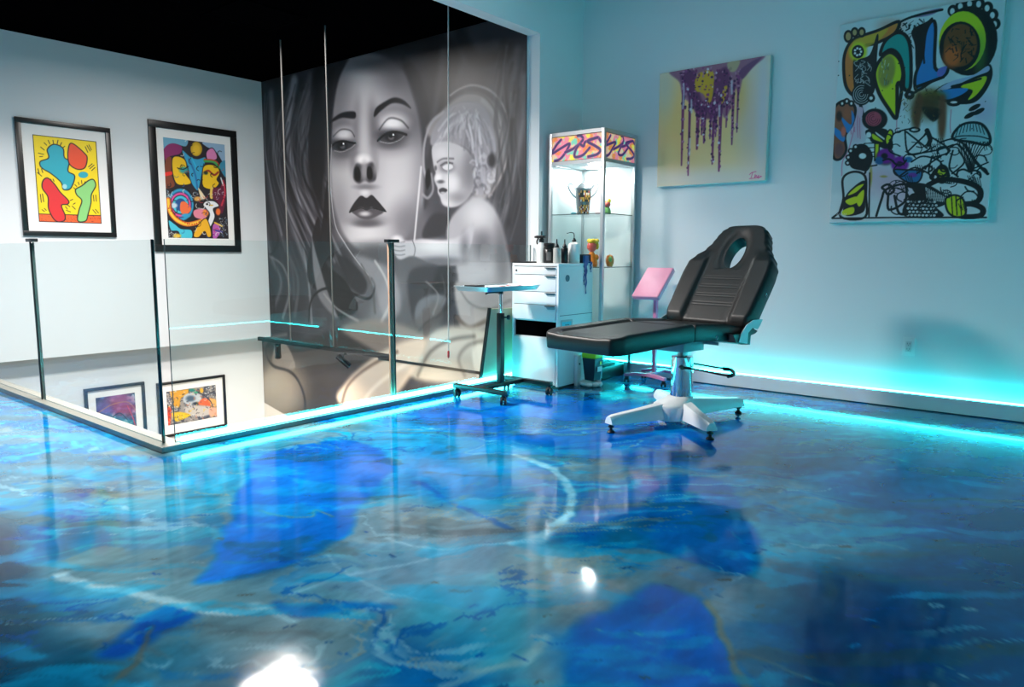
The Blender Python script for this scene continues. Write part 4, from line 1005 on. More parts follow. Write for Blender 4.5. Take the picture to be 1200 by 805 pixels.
bm = B(); box(bm, 3.2915, 3.299, 3.7705, 3.788, .031, 1.0995, .001); obj('edge_strip', bm, M_black, t)
bm = B(); box(bm, 3.225, 3.325, 3.745, 3.789, 1.101, 1.122, .003); obj('cap', bm, M_black, t)
bm = B(); box(bm, 1.691, 1.7, 3.787, 3.799, .031, 1.096, .002)
tag(obj('corner_edge_strip', bm, M_blackgloss), 'thin black upright edging strip at the corner of the glass railing', 'edging strip')

# ================================================================= LED STRIPS
def led(label, x0, x1, y0, y1, z0, z1, m, group=None):
    bm = B(); box(bm, x0, x1, y0, y1, z0, z1)
    return tag(obj('led_strip', bm, m, None, False, loc=((x0+x1)/2, (y0+y1)/2, z0)), label, 'LED light strip', group)
led('glowing cyan LED strip along the front sill at the foot of the glass', 1.76, 4.79, 3.722, 3.732, 0.034, .062, M_led2)
led('glowing cyan LED strip on top of the baseboard along the right wall', X_R-.036, X_R-.024, Y_B+.02, 3.66, .1045, .115, M_led)
led('glowing cyan LED strip on the baseboard behind the camera, seen mirrored in the glass', X_B+.05, X_R-.05, Y_B+.003, Y_B+.016, .1045, .115, M_led)

bm = B(); box(bm, 1.755, 4.79, 3.720, 3.734, .0302, .0338); tag(obj('led_channel', bm, M_steel, None, False, loc=(3.2, 3.727, .0302)), 'thin steel channel under the glowing strip on the front sill', 'LED channel')
# ================================================================= STAIR TRACK LIGHT
M_track = mat('matt_black_track', (8, 9, 9), .7, spec=.2)
t = thing('track_light_rail', (4.0, 5.6, .15), 'black lighting track hung on two thin rods over the stairwell', 'track light')
bm = B(); box(bm, 3.981, 4.019, 4.60, 6.66, .142, .180, .002); obj('track', bm, M_track, t)
for y in (6.10, 5.42):
    bm = B(); cyl(bm, (4.0, y, .178), (4.0, y, Z_C), .0075, seg=10); obj('suspension_rod', bm, mat('rod_grey', (84, 82, 80), .6), t)
M_lampwarm = emat('warm_lamp_face', (1.0, .78, .52), 60)
def spot(label, y, d):
    t = thing('track_spotlight', (4.0, y, .142), label, 'spotlight', 'spotlights on the stair track')
    d = Vector(d).normalized(); c = Vector((4.0, y, .062))
    bm = B(); box(bm, 3.985, 4.015, y-.035, y+.035, .118, .1415, .003); cyl(bm, (4.0, y, .12), c, .012, seg=10); obj('bracket', bm, M_black, t)
    bm = B(); lathe(bm, [(.018, -.075), (.030, -.07), (.030, .062), (.033, .064), (.033, .074), (.027, .074), (.026, .055), (.0, .055)], c, 24, axis=d); obj('lamp_body', bm, M_blackgloss, t)
    bm = B(); lathe(bm, [(.0, .0555), (.0255, .056), (.0, .0585)], c, 20, axis=d); obj('lamp_lens', bm, M_lampwarm, t)
    return c, d
S1 = spot('black track spotlight hanging under the left rod, facing down', 6.33, (.22, .34, -.9))
S2 = spot('black tilted track spotlight lit warm, under the right rod', 5.29, (.62, -.42, -.72))
t = thing('pull_cord', (4.0, 3.95, Z_C-.002), 'thin grey cord with red tip hanging in front of the mural near the trolley', 'cord')
bm = B(); cyl(bm, (4.0, 3.93, Z_C-.002), (4.0, 3.955, .27), .0045, seg=8); obj('cord', bm, mat('cord_grey', (176, 172, 170), .5), t)
bm = B(); lathe(bm, [(.004, .0), (.009, .01), (.009, .05), (.005, .06)], (4.0, 3.955, .215), 12); obj('tip', bm, mat('red_plastic', (170, 34, 40), .4), t)
M_roomfill = emat('room_fill_diffuser', (.80, .95, 1.0), 9)
# louvred lamps flush in the black ceiling
M_louvre = mat('black_louvre', (4, 4, 5), .9, spec=0)
for i, (lx_, ly_, en, sp, lab) in enumerate(((3.47, 5.64, 62, 172, 'black louvred lamp set flush in the stair ceiling near the mural'), (2.1, 4.75, 270, 150, 'black louvred lamp set flush in the stair ceiling near the header'))):
    t = thing('ceiling_light', (lx_, ly_, Z_C-.002), lab, 'ceiling light')
    bm = B()
    for a in ((lx_-.30, lx_-.27, ly_-.30, ly_+.30), (lx_+.27, lx_+.30, ly_-.30, ly_+.30), (lx_-.27, lx_+.27, ly_-.30, ly_-.27), (lx_-.27, lx_+.27, ly_+.27, ly_+.30)):
        box(bm, a[0], a[1], a[2], a[3], Z_C-.016, Z_C-.002)
    obj('trim_ring', bm, M_louvre, t, False)
    bm = B(); box(bm, lx_-.27, lx_+.27, ly_-.27, ly_+.27, Z_C-.006, Z_C-.002); obj('louvre', bm, M_louvre, t, False)
    l = bpy.data.lights.new('stair_lamp', 'AREA'); l.shape = 'SQUARE'; l.size = .5; l.energy = en; l.color = (1.0, .955, .915); l.spread = math.radians(sp)
    o = bpy.data.objects.new('stair_lamp', l); COL.objects.link(o); o.location = (lx_, ly_, Z_C-.012)
for x, y, lab in ((3.5, 2.5, 'flat square white fill light added on the room ceiling, out of view'),):  # unseen panel added to lift the room's ambient light
    t = thing('ceiling_light', (x, y, Z_R), lab, 'ceiling light')
    bm = B(); box(bm, x-.32, x+.32, y-.32, y+.32, Z_R-.05, Z_R-.001, .006); obj('housing', bm, M_whitemetal, t)
    bm = B(); box(bm, x-.29, x+.29, y-.29, y+.29, Z_R-.058, Z_R-.051); obj('diffuser', bm, M_roomfill, t)

# ================================================================= DRAWER CABINET
CX0, CX1, CY0, CY1, CZ = 4.40, 4.86, 3.19, 3.64, .957
t = thing('drawer_cabinet', ((CX0+CX1)/2, (CY0+CY1)/2, 0), 'white metal drawer cabinet with bottles on top beside the mural', 'cabinet')
bm = B()
box(bm, CX0+.02, CX1, CY0, CY0+.018, .02, CZ-.022, .002); box(bm, CX0+.02, CX1, CY1-.018, CY1, .02, CZ-.022, .002)
box(bm, CX0+.03, CX1-.012, CY0+.018, CY1-.018, .02, .04); box(bm, CX1-.012, CX1, CY0+.018, CY1-.018, .02, CZ-.022)
box(bm, CX0+.02, CX1-.012, CY0+.018, CY1-.018, .38, .393); box(bm, CX0+.02, CX1-.012, CY0+.018, CY1-.018, .512, .522)
box(bm, CX0, CX0+.02, CY0, CY0+.02, .02, CZ-.022, .002); box(bm, CX0, CX0+.02, CY1-.02, CY1, .02, CZ-.022, .002)
obj('carcass', bm, M_whitemetal, t)
bm = B(); box(bm, CX0, CX1, CY0, CY1, CZ-.022, CZ, .004); obj('top_panel', bm, M_whitemetal, t)
bm = B(); box(bm, CX0+.02, CX1-.01, CY0+.01, CY1-.01, .0, .0195); obj('plinth', bm, M_black, t)
bm = B(); box(bm, CX0+.021, CX0+.05, CY0+.0205, CY1-.0205, .3935, .5115); obj('slot_shade', bm, M_ceil_black, t)  # black block standing in for the shade inside the open slot
M_shadowgap = mat('handle_recess', (70, 84, 90), .5)
zs_ = [(.872, .930), (.742, .868), (.643, .738), (.524, .639)]
for i, (a, b) in enumerate(zs_):
    bm = B(); box(bm, CX0-.004, CX0+.018, CY0+.022, CY1-.022, a, b, .003); d = obj('drawer', bm, M_whitemetal, t)
    bm = B(); box(bm, CX0-.018, CX0-.0045, CY0+.03, CY0+.12, b-.010, b-.003, .002); prism(bm, [(CX0-.0052, y_, z_) for y_, z_ in ((CY0+.03, b-.011), (CY0+.118, b-.011), (CY0+.098, b-.030), (CY0+.03, b-.030))], (.0009, 0, 0), mi=1); obj('handle', bm, [M_shadowgap, mat('recess_grey', (150, 166, 172), .5)], d)
    if i == 0:
        bm = B(); cyl(bm, (CX0-.007, CY1-.045, (a+b)/2), (CX0-.0042, CY1-.045, (a+b)/2), .008, seg=14); obj('lock', bm, M_black, d)
bm = B(); box(bm, CX0-.004, CX0+.018, CY0+.022, CY1-.022, .03, .385, .003); obj('door', bm, M_whitemetal, t)
bm = B(); cyl(bm, (ypl(665, 326, CY0)[0], CY0-.003, .845), (ypl(665, 326, CY0)[0], CY0-.0002, .845), .026, seg=26); obj('round_sticker', bm, mat('teal_sticker', (24, 110, 124), .4), t)
bm = B(); box(bm, CX0+.02, CX1, CY0-.0012, CY0-.0002, .561, .565); obj('side_seam', bm, M_shadowgap, t)
bm = B(); box(bm, CX0+.03, CX0+.18, CY0-.004, CY0-.0002, .45, .53, .001); vent = obj('vent_plate', bm, mat('grey_plate', (170, 180, 184), .4), t)
bm = B(); box(bm, CX0+.045, CX0+.165, CY0-.0055, CY0-.0042, .462, .515)
for i in range(4): box(bm, CX0+.085+i*.014, CX0+.092+i*.014, CY0-.0065, CY0-.0056, .487, .496, mi=1)
obj('label', bm, [mat('cyan_label', (60, 190, 210), .4), M_black], vent)
# ---- things on the cabinet
def top_at(px, y): return ypl(px, 309, y)[0], y
M_bottle = mat('white_poly_bottle', (236, 236, 232), .4, var=.02)
M_bottleg = mat('grey_poly_bottle', (176, 176, 172), .4, var=.02)
M_darkpl = mat('black_plastic', (16, 17, 19), .3, var=.1)
zt = CZ+.0005
x, y = top_at(634.5, 3.46)
t = thing('spray_bottle', (x, y, zt), 'white spray bottle with black trigger head, leftmost on the cabinet', 'spray bottle')
bm = B(); lathe(bm, [(.0, 0), (.036, 0), (.04, .01), (.04, .10), (.034, .135), (.016, .16), (.016, .168)], (x, y, zt), 28); obj('body', bm, M_bottle, t)
bm = B(); lathe(bm, [(.018, .160), (.019, .162), (.019, .185), (.012, .192), (.011, .20)], (x, y, zt), 20)
box(bm, x-.018, x+.018, y-.03, y+.045, zt+.192, zt+.214, .006); cyl(bm, (x, y+.04, zt+.204), (x, y+.066, zt+.202), .009, seg=12)
tube(bm, [(x, y+.03, zt+.195), (x, y+.046, zt+.17), (x, y+.042, zt+.145)], .006, 8, 4); cyl(bm, (x, y, zt+.212), (x, y, zt+.245), .006, seg=10)
obj('trigger_head', bm, M_darkpl, t)
x, y = top_at(643.5, 3.38)
t = thing('jar', (x, y, zt), 'wide black jar with ribbed lid next to the spray bottle', 'jar')
bm = B(); lathe(bm, [(.0, 0), (.044, 0), (.046, .004), (.046, .098), (.038, .108), (.035, .112)], (x, y, zt), 28); b = obj('body', bm, M_darkpl, t)
bm = B(); lathe(bm, [(.036, .1125), (.041, .114), (.041, .128), (.036, .130), (.042, .134), (.042, .152), (.038, .155), (.0, .155)], (x, y, zt), 28); obj('lid', bm, M_black, t)
bm = B()
for k in range(7):
    a0, a1 = PI+.15+.12*k, PI+.27+.12*k
    bm.faces.new([bm.verts.new((x+.0466*math.cos(a), y+.0466*math.sin(a), zt+z)) for a, z in ((a0, .02), (a1, .02), (a1, .085), (a0, .085))])
obj('label', bm, mat('grey_label', (92, 92, 92), .6, var=.5, bscale=300), t)
def nozzle_bottle(px, y, m, label):
    x, y = top_at(px, y)
    t = thing('nozzle_bottle', (x, y, zt), label, 'bottle')
    bm = B(); lathe(bm, [(.0, 0), (.025, 0), (.027, .004), (.027, .108), (.024, .116), (.016, .119)], (x, y, zt), 24); obj('body', bm, m, t)
    bm = B(); lathe(bm, [(.018, .1192), (.018, .128), (.013, .138), (.006, .150), (.0045, .182), (.0, .184)], (x, y, zt), 18); obj('nozzle_cap', bm, M_darkpl, t)
nozzle_bottle(652.3, 3.28, M_bottleg, 'small pale bottle with black pointed nozzle between black jar and black bottle')
nozzle_bottle(661.5, 3.27, M_darkpl, 'small black bottle with black pointed nozzle left of the big white wash bottle')
x, y = top_at(674, 3.25); x -= .018
t = thing('wash_bottle', (x, y, zt), 'big white wash bottle with black bent tube on the cabinet', 'bottle')
bm = B(); lathe(bm, [(.0, 0), (.043, 0), (.046, .004), (.046, .132), (.043, .148), (.028, .160), (.016, .163)], (x, y, zt), 30); obj('body', bm, M_bottle, t)
bm = B(); lathe(bm, [(.0165, .1632), (.0165, .178), (.008, .190), (.004, .196)], (x, y, zt), 18); obj('cap', bm, M_darkpl, t)
bm = B(); tube(bm, [(x, y, zt+.194), (x, y, zt+.215), (x-.004, y+.006, zt+.232), (x-.02, y+.024, zt+.236), (x-.036, y+.045, zt+.228)], .003, 8, 5, radii=[.0036, .0034, .003, .0022]); obj('bent_tube', bm, M_darkpl, t)
for px, yy, lab in ((647, 3.52, 'small teal cup hidden behind the black jar'), (667, 3.42, 'small teal cup between black bottle and wash bottle')):
    x, y = top_at(px+1, yy)
    bm = B(); lathe(bm, [(.0, 0), (.018, 0), (.022, .085), (.020, .085), (.017, .003), (.0, .003)], (x, y, zt), 20)
    tag(obj('cup', bm, mat('teal_plastic', (36, 108, 122), .35), loc=(x, y, zt)), lab, 'cup')
x0, x1 = ypl(683, 309, 3.25)[0], ypl(697.5, 309, 3.25)[0]
x1 = min(x1, CX1-.005); x0 = x1-.135
t = thing('pigment_box', ((x0+x1)/2, 3.25, zt), 'navy box with blue pigment spilling down the cabinet side', 'box')
bm = B(); box(bm, x0+.018, x1, 3.205, 3.33, zt, zt+.068, .003); obj('body', bm, mat('navy_board', (14, 30, 44), .5), t)
bm = B()
M_blue = mat('blue_pigment', (14, 90, 150), .35, var=.25, bscale=60)
bx = x0+.018
def drip(bx, wid, z0, z1):
    n = 10; L = [(bx-wid*(1-.8*k/n)+.006*math.sin(k*1.7), z0-(z0-z1)*k/n) for k in range(n+1)]; Rr = [(bx+wid*(1-.85*k/n)+.006*math.sin(k*1.3+1), z0-(z0-z1)*k/n) for k in range(n, -1, -1)]
    prism(bm, [(a, CY0-.0062, b) for a, b in L+Rr], (0, .003, 0))
drip(x0+.03, .03, zt+.004, zt-.10); drip(x0+.04, .012, zt-.05, zt-.24); drip(x0+.105, .014, zt+.004, zt-.07); drip(x0+.012, .006, zt-.08, zt-.17)
box(bm, x0+.016, x0+.075, CY0-.0062, CY0+.0145, zt+.0005, zt+.058, .006); box(bm, x0+.09, x0+.12, CY0-.006, CY0+.0145, zt+.0005, zt+.012, .003)
obj('spilled_pigment', bm, M_blue, t)
t = tag(obj('flat_tray', (lambda bm: (box(bm, 4.41, 4.60, 3.50, 3.635, zt, zt+.012, .004), bm)[1])(B()), M_darkpl, loc=(4.5, 3.57, zt)), 'flat black tray at the left edge of the cabinet top', 'tray')

# ---- leaning board by the cabinet
t = thing('leaning_board', (4.36, 3.745, .03), 'black edged pale green board leaning between glass railing and white cabinet', 'board')
lean = math.atan2(.083, .575)
Mx = Matrix.Translation((4.125, 3.7555, .0345)) @ Matrix.Rotation(lean, 4, 'X') @ Matrix.Rotation(math.radians(1.6), 4, 'Y')
bm = B(); box(bm, .026, .50, -.011, -.002, .012, .568, M=Mx); obj('panel', bm, mat('pale_green_panel', (190, 190, 160), .3, var=.05, bscale=8), t)
bm = B(); box(bm, 0, .026, -.016, -.001, 0, .59, M=Mx); box(bm, .026, .50, -.0125, -.001, 0, .012, M=Mx); obj('edge_frame', bm, M_black, t)
bm = B(); box(bm, .026, .50, -.0125, -.001, .568, .58, M=Mx); obj('top_edge', bm, mat('pale_edge', (178, 186, 150), .4), t)

# ================================================================= INSTRUMENT TROLLEY
TX, TY = 3.945, 3.372
t = thing('instrument_trolley', (TX, TY, 0), 'black H base trolley with steel tray in front of the white cabinet', 'trolley')
def caster(bm_h, bm_w, x, y, r=.027, ang=0):
    c, s = math.cos(ang), math.sin(ang)
    cyl(bm_h, (x, y, 2*r-.006), (x, y, 2*r+.014), .012, seg=12)
    cyl(bm_h, (x-.014*s, y+.014*c, r+.018), (x+.014*s, y-.014*c, r+.018), .016, seg=12)
    for q in (-1, 1): cyl(bm_w, (x+q*.020*s, y-q*.020*c, r), (x+q*.007*s, y-q*.007*c, r), r, seg=20)
bm = B()
box(bm, 3.690, 3.730, 3.125, 3.610, .068, .098, .004); box(bm, 4.18, 4.22, 3.10, 3.55, .068, .098, .004); box(bm, 3.73, 4.18, TY-.02, TY+.02, .068, .098, .004)
base = obj('base_frame', bm, M_black, t)
for x, y, a in ((3.71, 3.145, .6), (3.71, 3.585, 1.1), (4.20, 3.12, .3), (4.20, 3.53, .9)):
    bh = B(); bw = B(); caster(bh, bw, x, y, .027, a)
    c = obj('caster', bh, M_black, base); obj('wheel', bw, mat('wheel_rubber', (24, 25, 27), .5), base)
bm = B(); box(bm, TX-.021, TX+.021, TY-.021, TY+.021, .098, .605, .004); obj('lower_column', bm, M_black, t)
bm = B(); cyl(bm, (TX, TY, .60), (TX, TY, .768), .0135); obj('upper_column', bm, M_chrome, t)
bm = B(); cyl(bm, (TX+.012, TY-.02, .575), (TX+.022, TY-.046, .575), .006, seg=10); lathe(bm, [(.0, 0), (.017, .002), (.019, .010), (.017, .02), (.0, .022)], (TX+.02, TY-.044, .575), 16, axis=(.36, -.93, 0)); obj('clamp_knob', bm, M_darkpl, t)
bm = B(); cyl(bm, (TX, TY, .742), (TX, TY, .7685), .02); tube(bm, [(TX, TY, .752), (TX-.05, TY+.05, .752), (TX-.075, TY+.08, .742)], .006, 8, 3); obj('tray_clamp', bm, M_black, t)
tcx, tcy, ta, tb = 3.95, 3.40, .295, .175
bm = B()
rc = lambda a, b, z, r=.03: [Vector((tcx+sx*(a-r)+r*math.cos(an), tcy+sy*(b-r)+r*math.sin(an), z)) for sx, sy, a0 in ((1, 1, 0), (-1, 1, PI/2), (-1, -1, PI), (1, -1, 1.5*PI)) for an in [a0+k*PI/8 for k in range(5)]]
loft(bm, [rc(ta-.022, tb-.022, .769), rc(ta-.006, tb-.006, .799), rc(ta, tb, .801), rc(ta, tb, .804), rc(ta-.010, tb-.010, .802), rc(ta-.026, tb-.026, .773)])
obj('tray', bm, mat('polished_steel', (190, 200, 205), .35, metal=.75, var=.04), t)
# ---- on the tray
zt2 = .7735
bm = B(); box(bm, 3.75, 4.12, 3.30, 3.50, zt2, zt2+.021, .002)
def loose(name, bm, m, label, cat, group=None):
    c = sum((v.co for v in bm.verts), Vector())/len(bm.verts); zmin = min(v.co.z for v in bm.verts)
    return tag(obj(name, bm, m, loc=(c.x, c.y, zmin)), label, cat, group)
bm.free(); bm = B(); box(bm, 3.86, 4.13, 3.29, 3.47, zt2, zt2+.026, .002); loose('paper_stack', bm, mat('white_paper', (238, 236, 234), .6, var=.02), 'white paper towels with red marks lying on the steel tray', 'paper')
bm = B(); Mr = Matrix.Translation((3.78, 3.475, zt2)) @ Matrix.Rotation(.15, 4, 'Z'); box(bm, -.05, .05, -.055, .055, .0, .034, .004, M=Mr); loose('instrument_case', bm, M_darkpl, 'small black case at the left end of the steel tray', 'case')
bm = B(); cyl(bm, (3.83, 3.40, zt2+.012), (3.76, 3.30, zt2+.012), .011, .008, seg=14); cyl(bm, (3.76, 3.30, zt2+.012), (3.745, 3.279, zt2+.012), .005, .002, seg=10); loose('tattoo_pen', bm, M_black, 'black tattoo pen lying on the steel tray beside the paper', 'pen')
rr = random.Random(8)
M_redmark = mat('red_mark', (196, 60, 80), .6)
for i, (x, y) in enumerate(((3.90, 3.32), (4.02, 3.36), (4.08, 3.31))):
    bm = B(); box(bm, x-.02, x+.02, y-.012, y+.012, zt2+.0265, zt2+.030, .001); loose('wipe', bm, M_redmark, ['small red stained wipe on the near end of the paper towels', 'small red stained wipe in the middle of the paper towels', 'small red stained wipe on the right end of the paper towels'][i], 'wipe')

# ================================================================= GLASS DISPLAY CASE
DX0, DX1, DY0, DY1, DZ = 4.895, 5.395, 3.125, 3.665, 2.005
ZH = 1.775
t = thing('display_case', ((DX0+DX1)/2, (DY0+DY1)/2, 0), 'tall lit aluminium and glass display case in the corner with graffiti header', 'display case')
pw = .028
for x, y in ((DX0, DY0), (DX1-pw, DY0), (DX0, DY1-pw), (DX1-pw, DY1-pw)):
    bm = B(); box(bm, x, x+pw, y, y+pw, .03, DZ, .003); cyl(bm, (x+pw/2, y+pw/2, 0), (x+pw/2, y+pw/2, .03), .012, seg=12); obj('post', bm, M_alu, t)
def rails(z0, z1):
    bm = B()
    for y in (DY0, DY1-pw): box(bm, DX0+pw, DX1-pw, y+.002, y+pw-.002, z0, z1)
    for x in (DX0, DX1-pw): box(bm, x+.002, x+pw-.002, DY0+pw, DY1-pw, z0, z1)
    return bm
obj('top_rail', rails(DZ-.03, DZ), M_alu, t); obj('header_rail', rails(ZH-.028, ZH), M_alu, t); obj('bottom_rail', rails(.185, .215), M_alu, t)
M_caseboard = mat('white_case_board', (232, 236, 236), .4, var=.01)
bm = B(); box(bm, DX0+pw, DX1-pw, DY0+pw, DY1-pw, DZ-.02, DZ-.008); box(bm, DX0+pw, DX1-pw, DY0+pw, DY1-pw, ZH-.02, ZH-.008); obj('header_board', bm, M_caseboard, t)
bm = B(); box(bm, DX0+pw, DX1-pw, DY0+pw, DY1-pw, .19, .21); obj('floor_board', bm, M_caseboard, t)
for z in (1.352, .925):
    bm = B(); box(bm, DX0+.012, DX1-.012, DY0+.012, DY1-.012, z-.006, z)
    for f in bm.faces: f.material_index = 0 if abs(f.normal.z) > .5 else 1
    obj('glass_shelf', bm, [M_glass_case, M_glassedge], t, False)
for a in ((DX0+pw, DX1-pw, DY0+.010, DY0+.014), (DX0+.010, DX0+.014, DY0+pw, DY1-pw)):
    bm = B(); box(bm, a[0], a[1], a[2], a[3], .216, ZH-.029); obj('glass_pane', bm, M_glass_case, t, False)
bm = B(); box(bm, DX0+pw, DX1-pw, DY1-.014, DY1-.009, .216, ZH-.029); box(bm, DX1-.014, DX1-.009, DY0+pw, DY1-pw, .216, ZH-.029); obj('back_panel', bm, M_caseboard, t)
lampm = emat('case_lamp', (.93, 1.0, 1.0), 95)
for x, y in ((5.06, 3.30), (5.24, 3.46)):
    bm = B(); lathe(bm, [(.0, -.0285), (.05, -.0285), (.055, -.024), (.055, -.0205)], (x, y, ZH), 24); obj('lamp', bm, lampm, t)
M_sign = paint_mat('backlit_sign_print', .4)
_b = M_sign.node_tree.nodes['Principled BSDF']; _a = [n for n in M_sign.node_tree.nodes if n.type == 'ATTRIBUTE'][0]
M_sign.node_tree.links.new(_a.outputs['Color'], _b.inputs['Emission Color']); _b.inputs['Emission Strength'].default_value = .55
def sign(quad, u0, u1, to3, strokes, off, k):
    us = np.linspace(u0, u1, 150); vs = np.linspace(ZH+.004, DZ-.034, 70)
    o, U, V = grid_obj('header_sign', us, vs, to3, M_sign, t)
    s = o.modifiers.new('sheet', 'SOLIDIFY'); s.thickness = .003; s.offset = 0
    P = Paint(U, V, (238, 190, 150), homog(quad, [(u0, DZ-.034), (u1, DZ-.034), (u1, ZH+.004), (u0, ZH+.004)]), abs(u1-u0)/60)
    a = np.arange(len(U)); n1_, n2_, n3_ = fbm(U*14, V*14, 3, 3), fbm(U*14+7, V*14, 8, 3), fbm(U*20+3, V*20, 12, 3)
    P._mix(a, sm(.48, .6, n1_), (240, 214, 70)); P._mix(a, sm(.5, .62, n2_)*.9, (238, 120, 150)); P._mix(a, sm(.56, .66, n3_)*.9, (240, 130, 60)); P._mix(a, sm(.62, .7, fbm(U*25, V*25, 30, 3)), (120, 200, 170))
    P.crop(off[0], off[1], k)
    for st_ in strokes:
        P.line(st_, 3.4, (206, 80, 150), .6, .8); P.line(st_, 2.5, (62, 44, 92), .5)
    colour_layer(o.data, P.C)
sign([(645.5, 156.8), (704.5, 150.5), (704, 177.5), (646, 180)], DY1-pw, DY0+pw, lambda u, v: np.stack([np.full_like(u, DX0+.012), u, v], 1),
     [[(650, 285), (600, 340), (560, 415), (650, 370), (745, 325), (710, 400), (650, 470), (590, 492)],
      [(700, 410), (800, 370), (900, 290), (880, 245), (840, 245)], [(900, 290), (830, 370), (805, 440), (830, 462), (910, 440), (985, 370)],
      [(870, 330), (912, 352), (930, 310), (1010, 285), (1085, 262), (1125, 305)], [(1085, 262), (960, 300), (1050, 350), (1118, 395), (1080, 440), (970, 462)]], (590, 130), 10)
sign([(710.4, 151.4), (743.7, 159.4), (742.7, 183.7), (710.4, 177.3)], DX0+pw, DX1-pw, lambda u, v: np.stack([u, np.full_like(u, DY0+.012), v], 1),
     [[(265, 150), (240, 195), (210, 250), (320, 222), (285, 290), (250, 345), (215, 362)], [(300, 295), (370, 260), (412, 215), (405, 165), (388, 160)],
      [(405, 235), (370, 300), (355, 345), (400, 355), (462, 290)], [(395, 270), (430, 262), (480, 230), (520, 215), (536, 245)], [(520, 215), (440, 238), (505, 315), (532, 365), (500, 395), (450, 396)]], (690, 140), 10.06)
# ---- things in the case
zs1, zs2 = 1.3525, .9255
t = thing('trophy_urn', (5.10, 3.455, zs1), 'silver two handled urn with dark and gold emblem on the upper glass shelf', 'urn')
bm = B(); lathe(bm, [(.0, 0), (.05, 0), (.052, .012), (.05, .03), (.055, .06), (.062, .12), (.066, .19), (.07, .215), (.066, .22), (.05, .235), (.03, .252), (.012, .262), (.0, .264)], (5.10, 3.455, zs1), 32); obj('body', bm, mat('silver', (150, 152, 155), .25, metal=.7, var=.1), t)
for s in (-1, 1):
    bm = B(); dx, dy = .637*s, -.77*s
    tube(bm, [(5.10+dx*.06, 3.455+dy*.06, zs1+.14), (5.10+dx*.10, 3.455+dy*.10, zs1+.18), (5.10+dx*.125, 3.455+dy*.125, zs1+.235), (5.10+dx*.10, 3.455+dy*.10, zs1+.255), (5.10+dx*.06, 3.455+dy*.06, zs1+.21)], .007, 10, 5)
    obj('handle', bm, mat('clear_silver', (200, 204, 208), .2, metal=.6), t)
for nm, zc, hh in (('emblem', .15, .045), ('emblem', .045, .035)):
    bm = B(); n = 14
    for i in range(n):
        for j in range(5):
            a = math.atan2(-.77, -.637)-.85+1.7*i/n+1.5*.0; da = 1.7/n
            z0_, z1_ = zc-hh+2*hh*j/5, zc-hh+2*hh*(j+1)/5
            if abs((i+.5)/n-.5)*2 > math.sqrt(max(0, 1-((j+.5)/5*2-1)**2))+.05: continue
            rr_ = .0675 if zc > .1 else .0575
            f = bm.faces.new([bm.verts.new((5.10+rr_*math.cos(q), 3.455+rr_*math.sin(q), zs1+z)) for q, z in ((a, z0_), (a+da, z0_), (a+da, z1_), (a, z1_))])
            f.material_index = random.choice([0, 0, 0, 1, 1, 2, 3])
    obj(nm, bm, [M_black, mat('gold_ink', (200, 150, 60), .4), mat('red_ink', (170, 70, 70), .4), mat('white_ink', (220, 220, 220), .4)], t, False)
def blob(bm, c, r, sx=1, sy=1, sz=1, mi=0, rot=0):
    v = bmesh.ops.create_icosphere(bm, subdivisions=2, radius=r)['verts']
    for f in set(f for q in v for f in q.link_faces): f.material_index = mi
    bmesh.ops.scale(bm, verts=v, vec=(sx, sy, sz)); bmesh.ops.rotate(bm, verts=v, cent=(0, 0, 0), matrix=Matrix.Rotation(rot, 3, 'Y')); bmesh.ops.translate(bm, verts=v, vec=c)
    return v
c_or, c_ye, c_pk, c_gr, c_te = mat('orange_glaze', (236, 134, 30), .3), mat('yellow_glaze', (244, 206, 50), .3), mat('coral_glaze', (232, 96, 84), .3), mat('green_glaze', (120, 180, 90), .3), mat('teal_glaze', (80, 170, 180), .3)
x, y = 5.165, 3.262
t = thing('figurine', (x, y, zs1), 'tiny pastel figurine on the upper shelf right of the front post', 'figurine')
bm = B(); lathe(bm, [(0, 0), (.03, 0), (.034, .02), (.028, .045), (.018, .06)], (x, y, zs1), 20); obj('body', bm, c_gr, t)
bm = B(); blob(bm, (x, y, zs1+.082), .03, 1, 1, .9); obj('head', bm, c_pk, t)
bm = B(); blob(bm, (x+.012, y-.01, zs1+.108), .022, .8, .8, 1.2, 0, .4); blob(bm, (x-.012, y+.012, zs1+.10), .015); obj('hair', bm, c_ye, t)
x, y = 5.03, 3.315
t = thing('figurine', (x, y, zs2), 'orange and coral figurine with yellow hair on the lower shelf', 'figurine')
bm = B(); lathe(bm, [(0, 0), (.045, 0), (.05, .02), (.046, .05), (.036, .085), (.024, .108), (.017, .12)], (x, y, zs2), 24); blob(bm, (x-.02, y+.03, zs2+.075), .024, 1, 1, 1.1); blob(bm, (x+.02, y-.03, zs2+.075), .024, 1, 1, 1.1); obj('body', bm, c_or, t)
bm = B(); blob(bm, (x, y, zs2+.165), .043, 1, .95, 1.15); blob(bm, (x-.032, y+.01, zs2+.15), .012); obj('head', bm, c_pk, t)
bm = B()
for i in range(9):
    a = i*.75; blob(bm, (x+.028*math.cos(a)+.008, y+.028*math.sin(a)-.006, zs2+.203+.008*(i % 2)), .022, 1.1, 1.1, .8)
blob(bm, (x+.03, y-.03, zs2+.17), .018, 1, 1, 1.8); obj('hair', bm, c_ye, t)
x, y = 5.19, 3.24
t = thing('figurine', (x, y, zs2), 'small egg shaped orange figurine on the lower shelf right of the front post', 'figurine')
bm = B(); lathe(bm, [(0, 0), (.022, 0), (.034, .03), (.036, .06), (.026, .09), (.0, .10)], (x, y, zs2), 20); obj('body', bm, c_or, t)
bm = B(); blob(bm, (x-.026, y-.02, zs2+.06), .016, 1, 1, 1.5); obj('leaf', bm, c_gr, t)
x, y = 4.985, 3.19
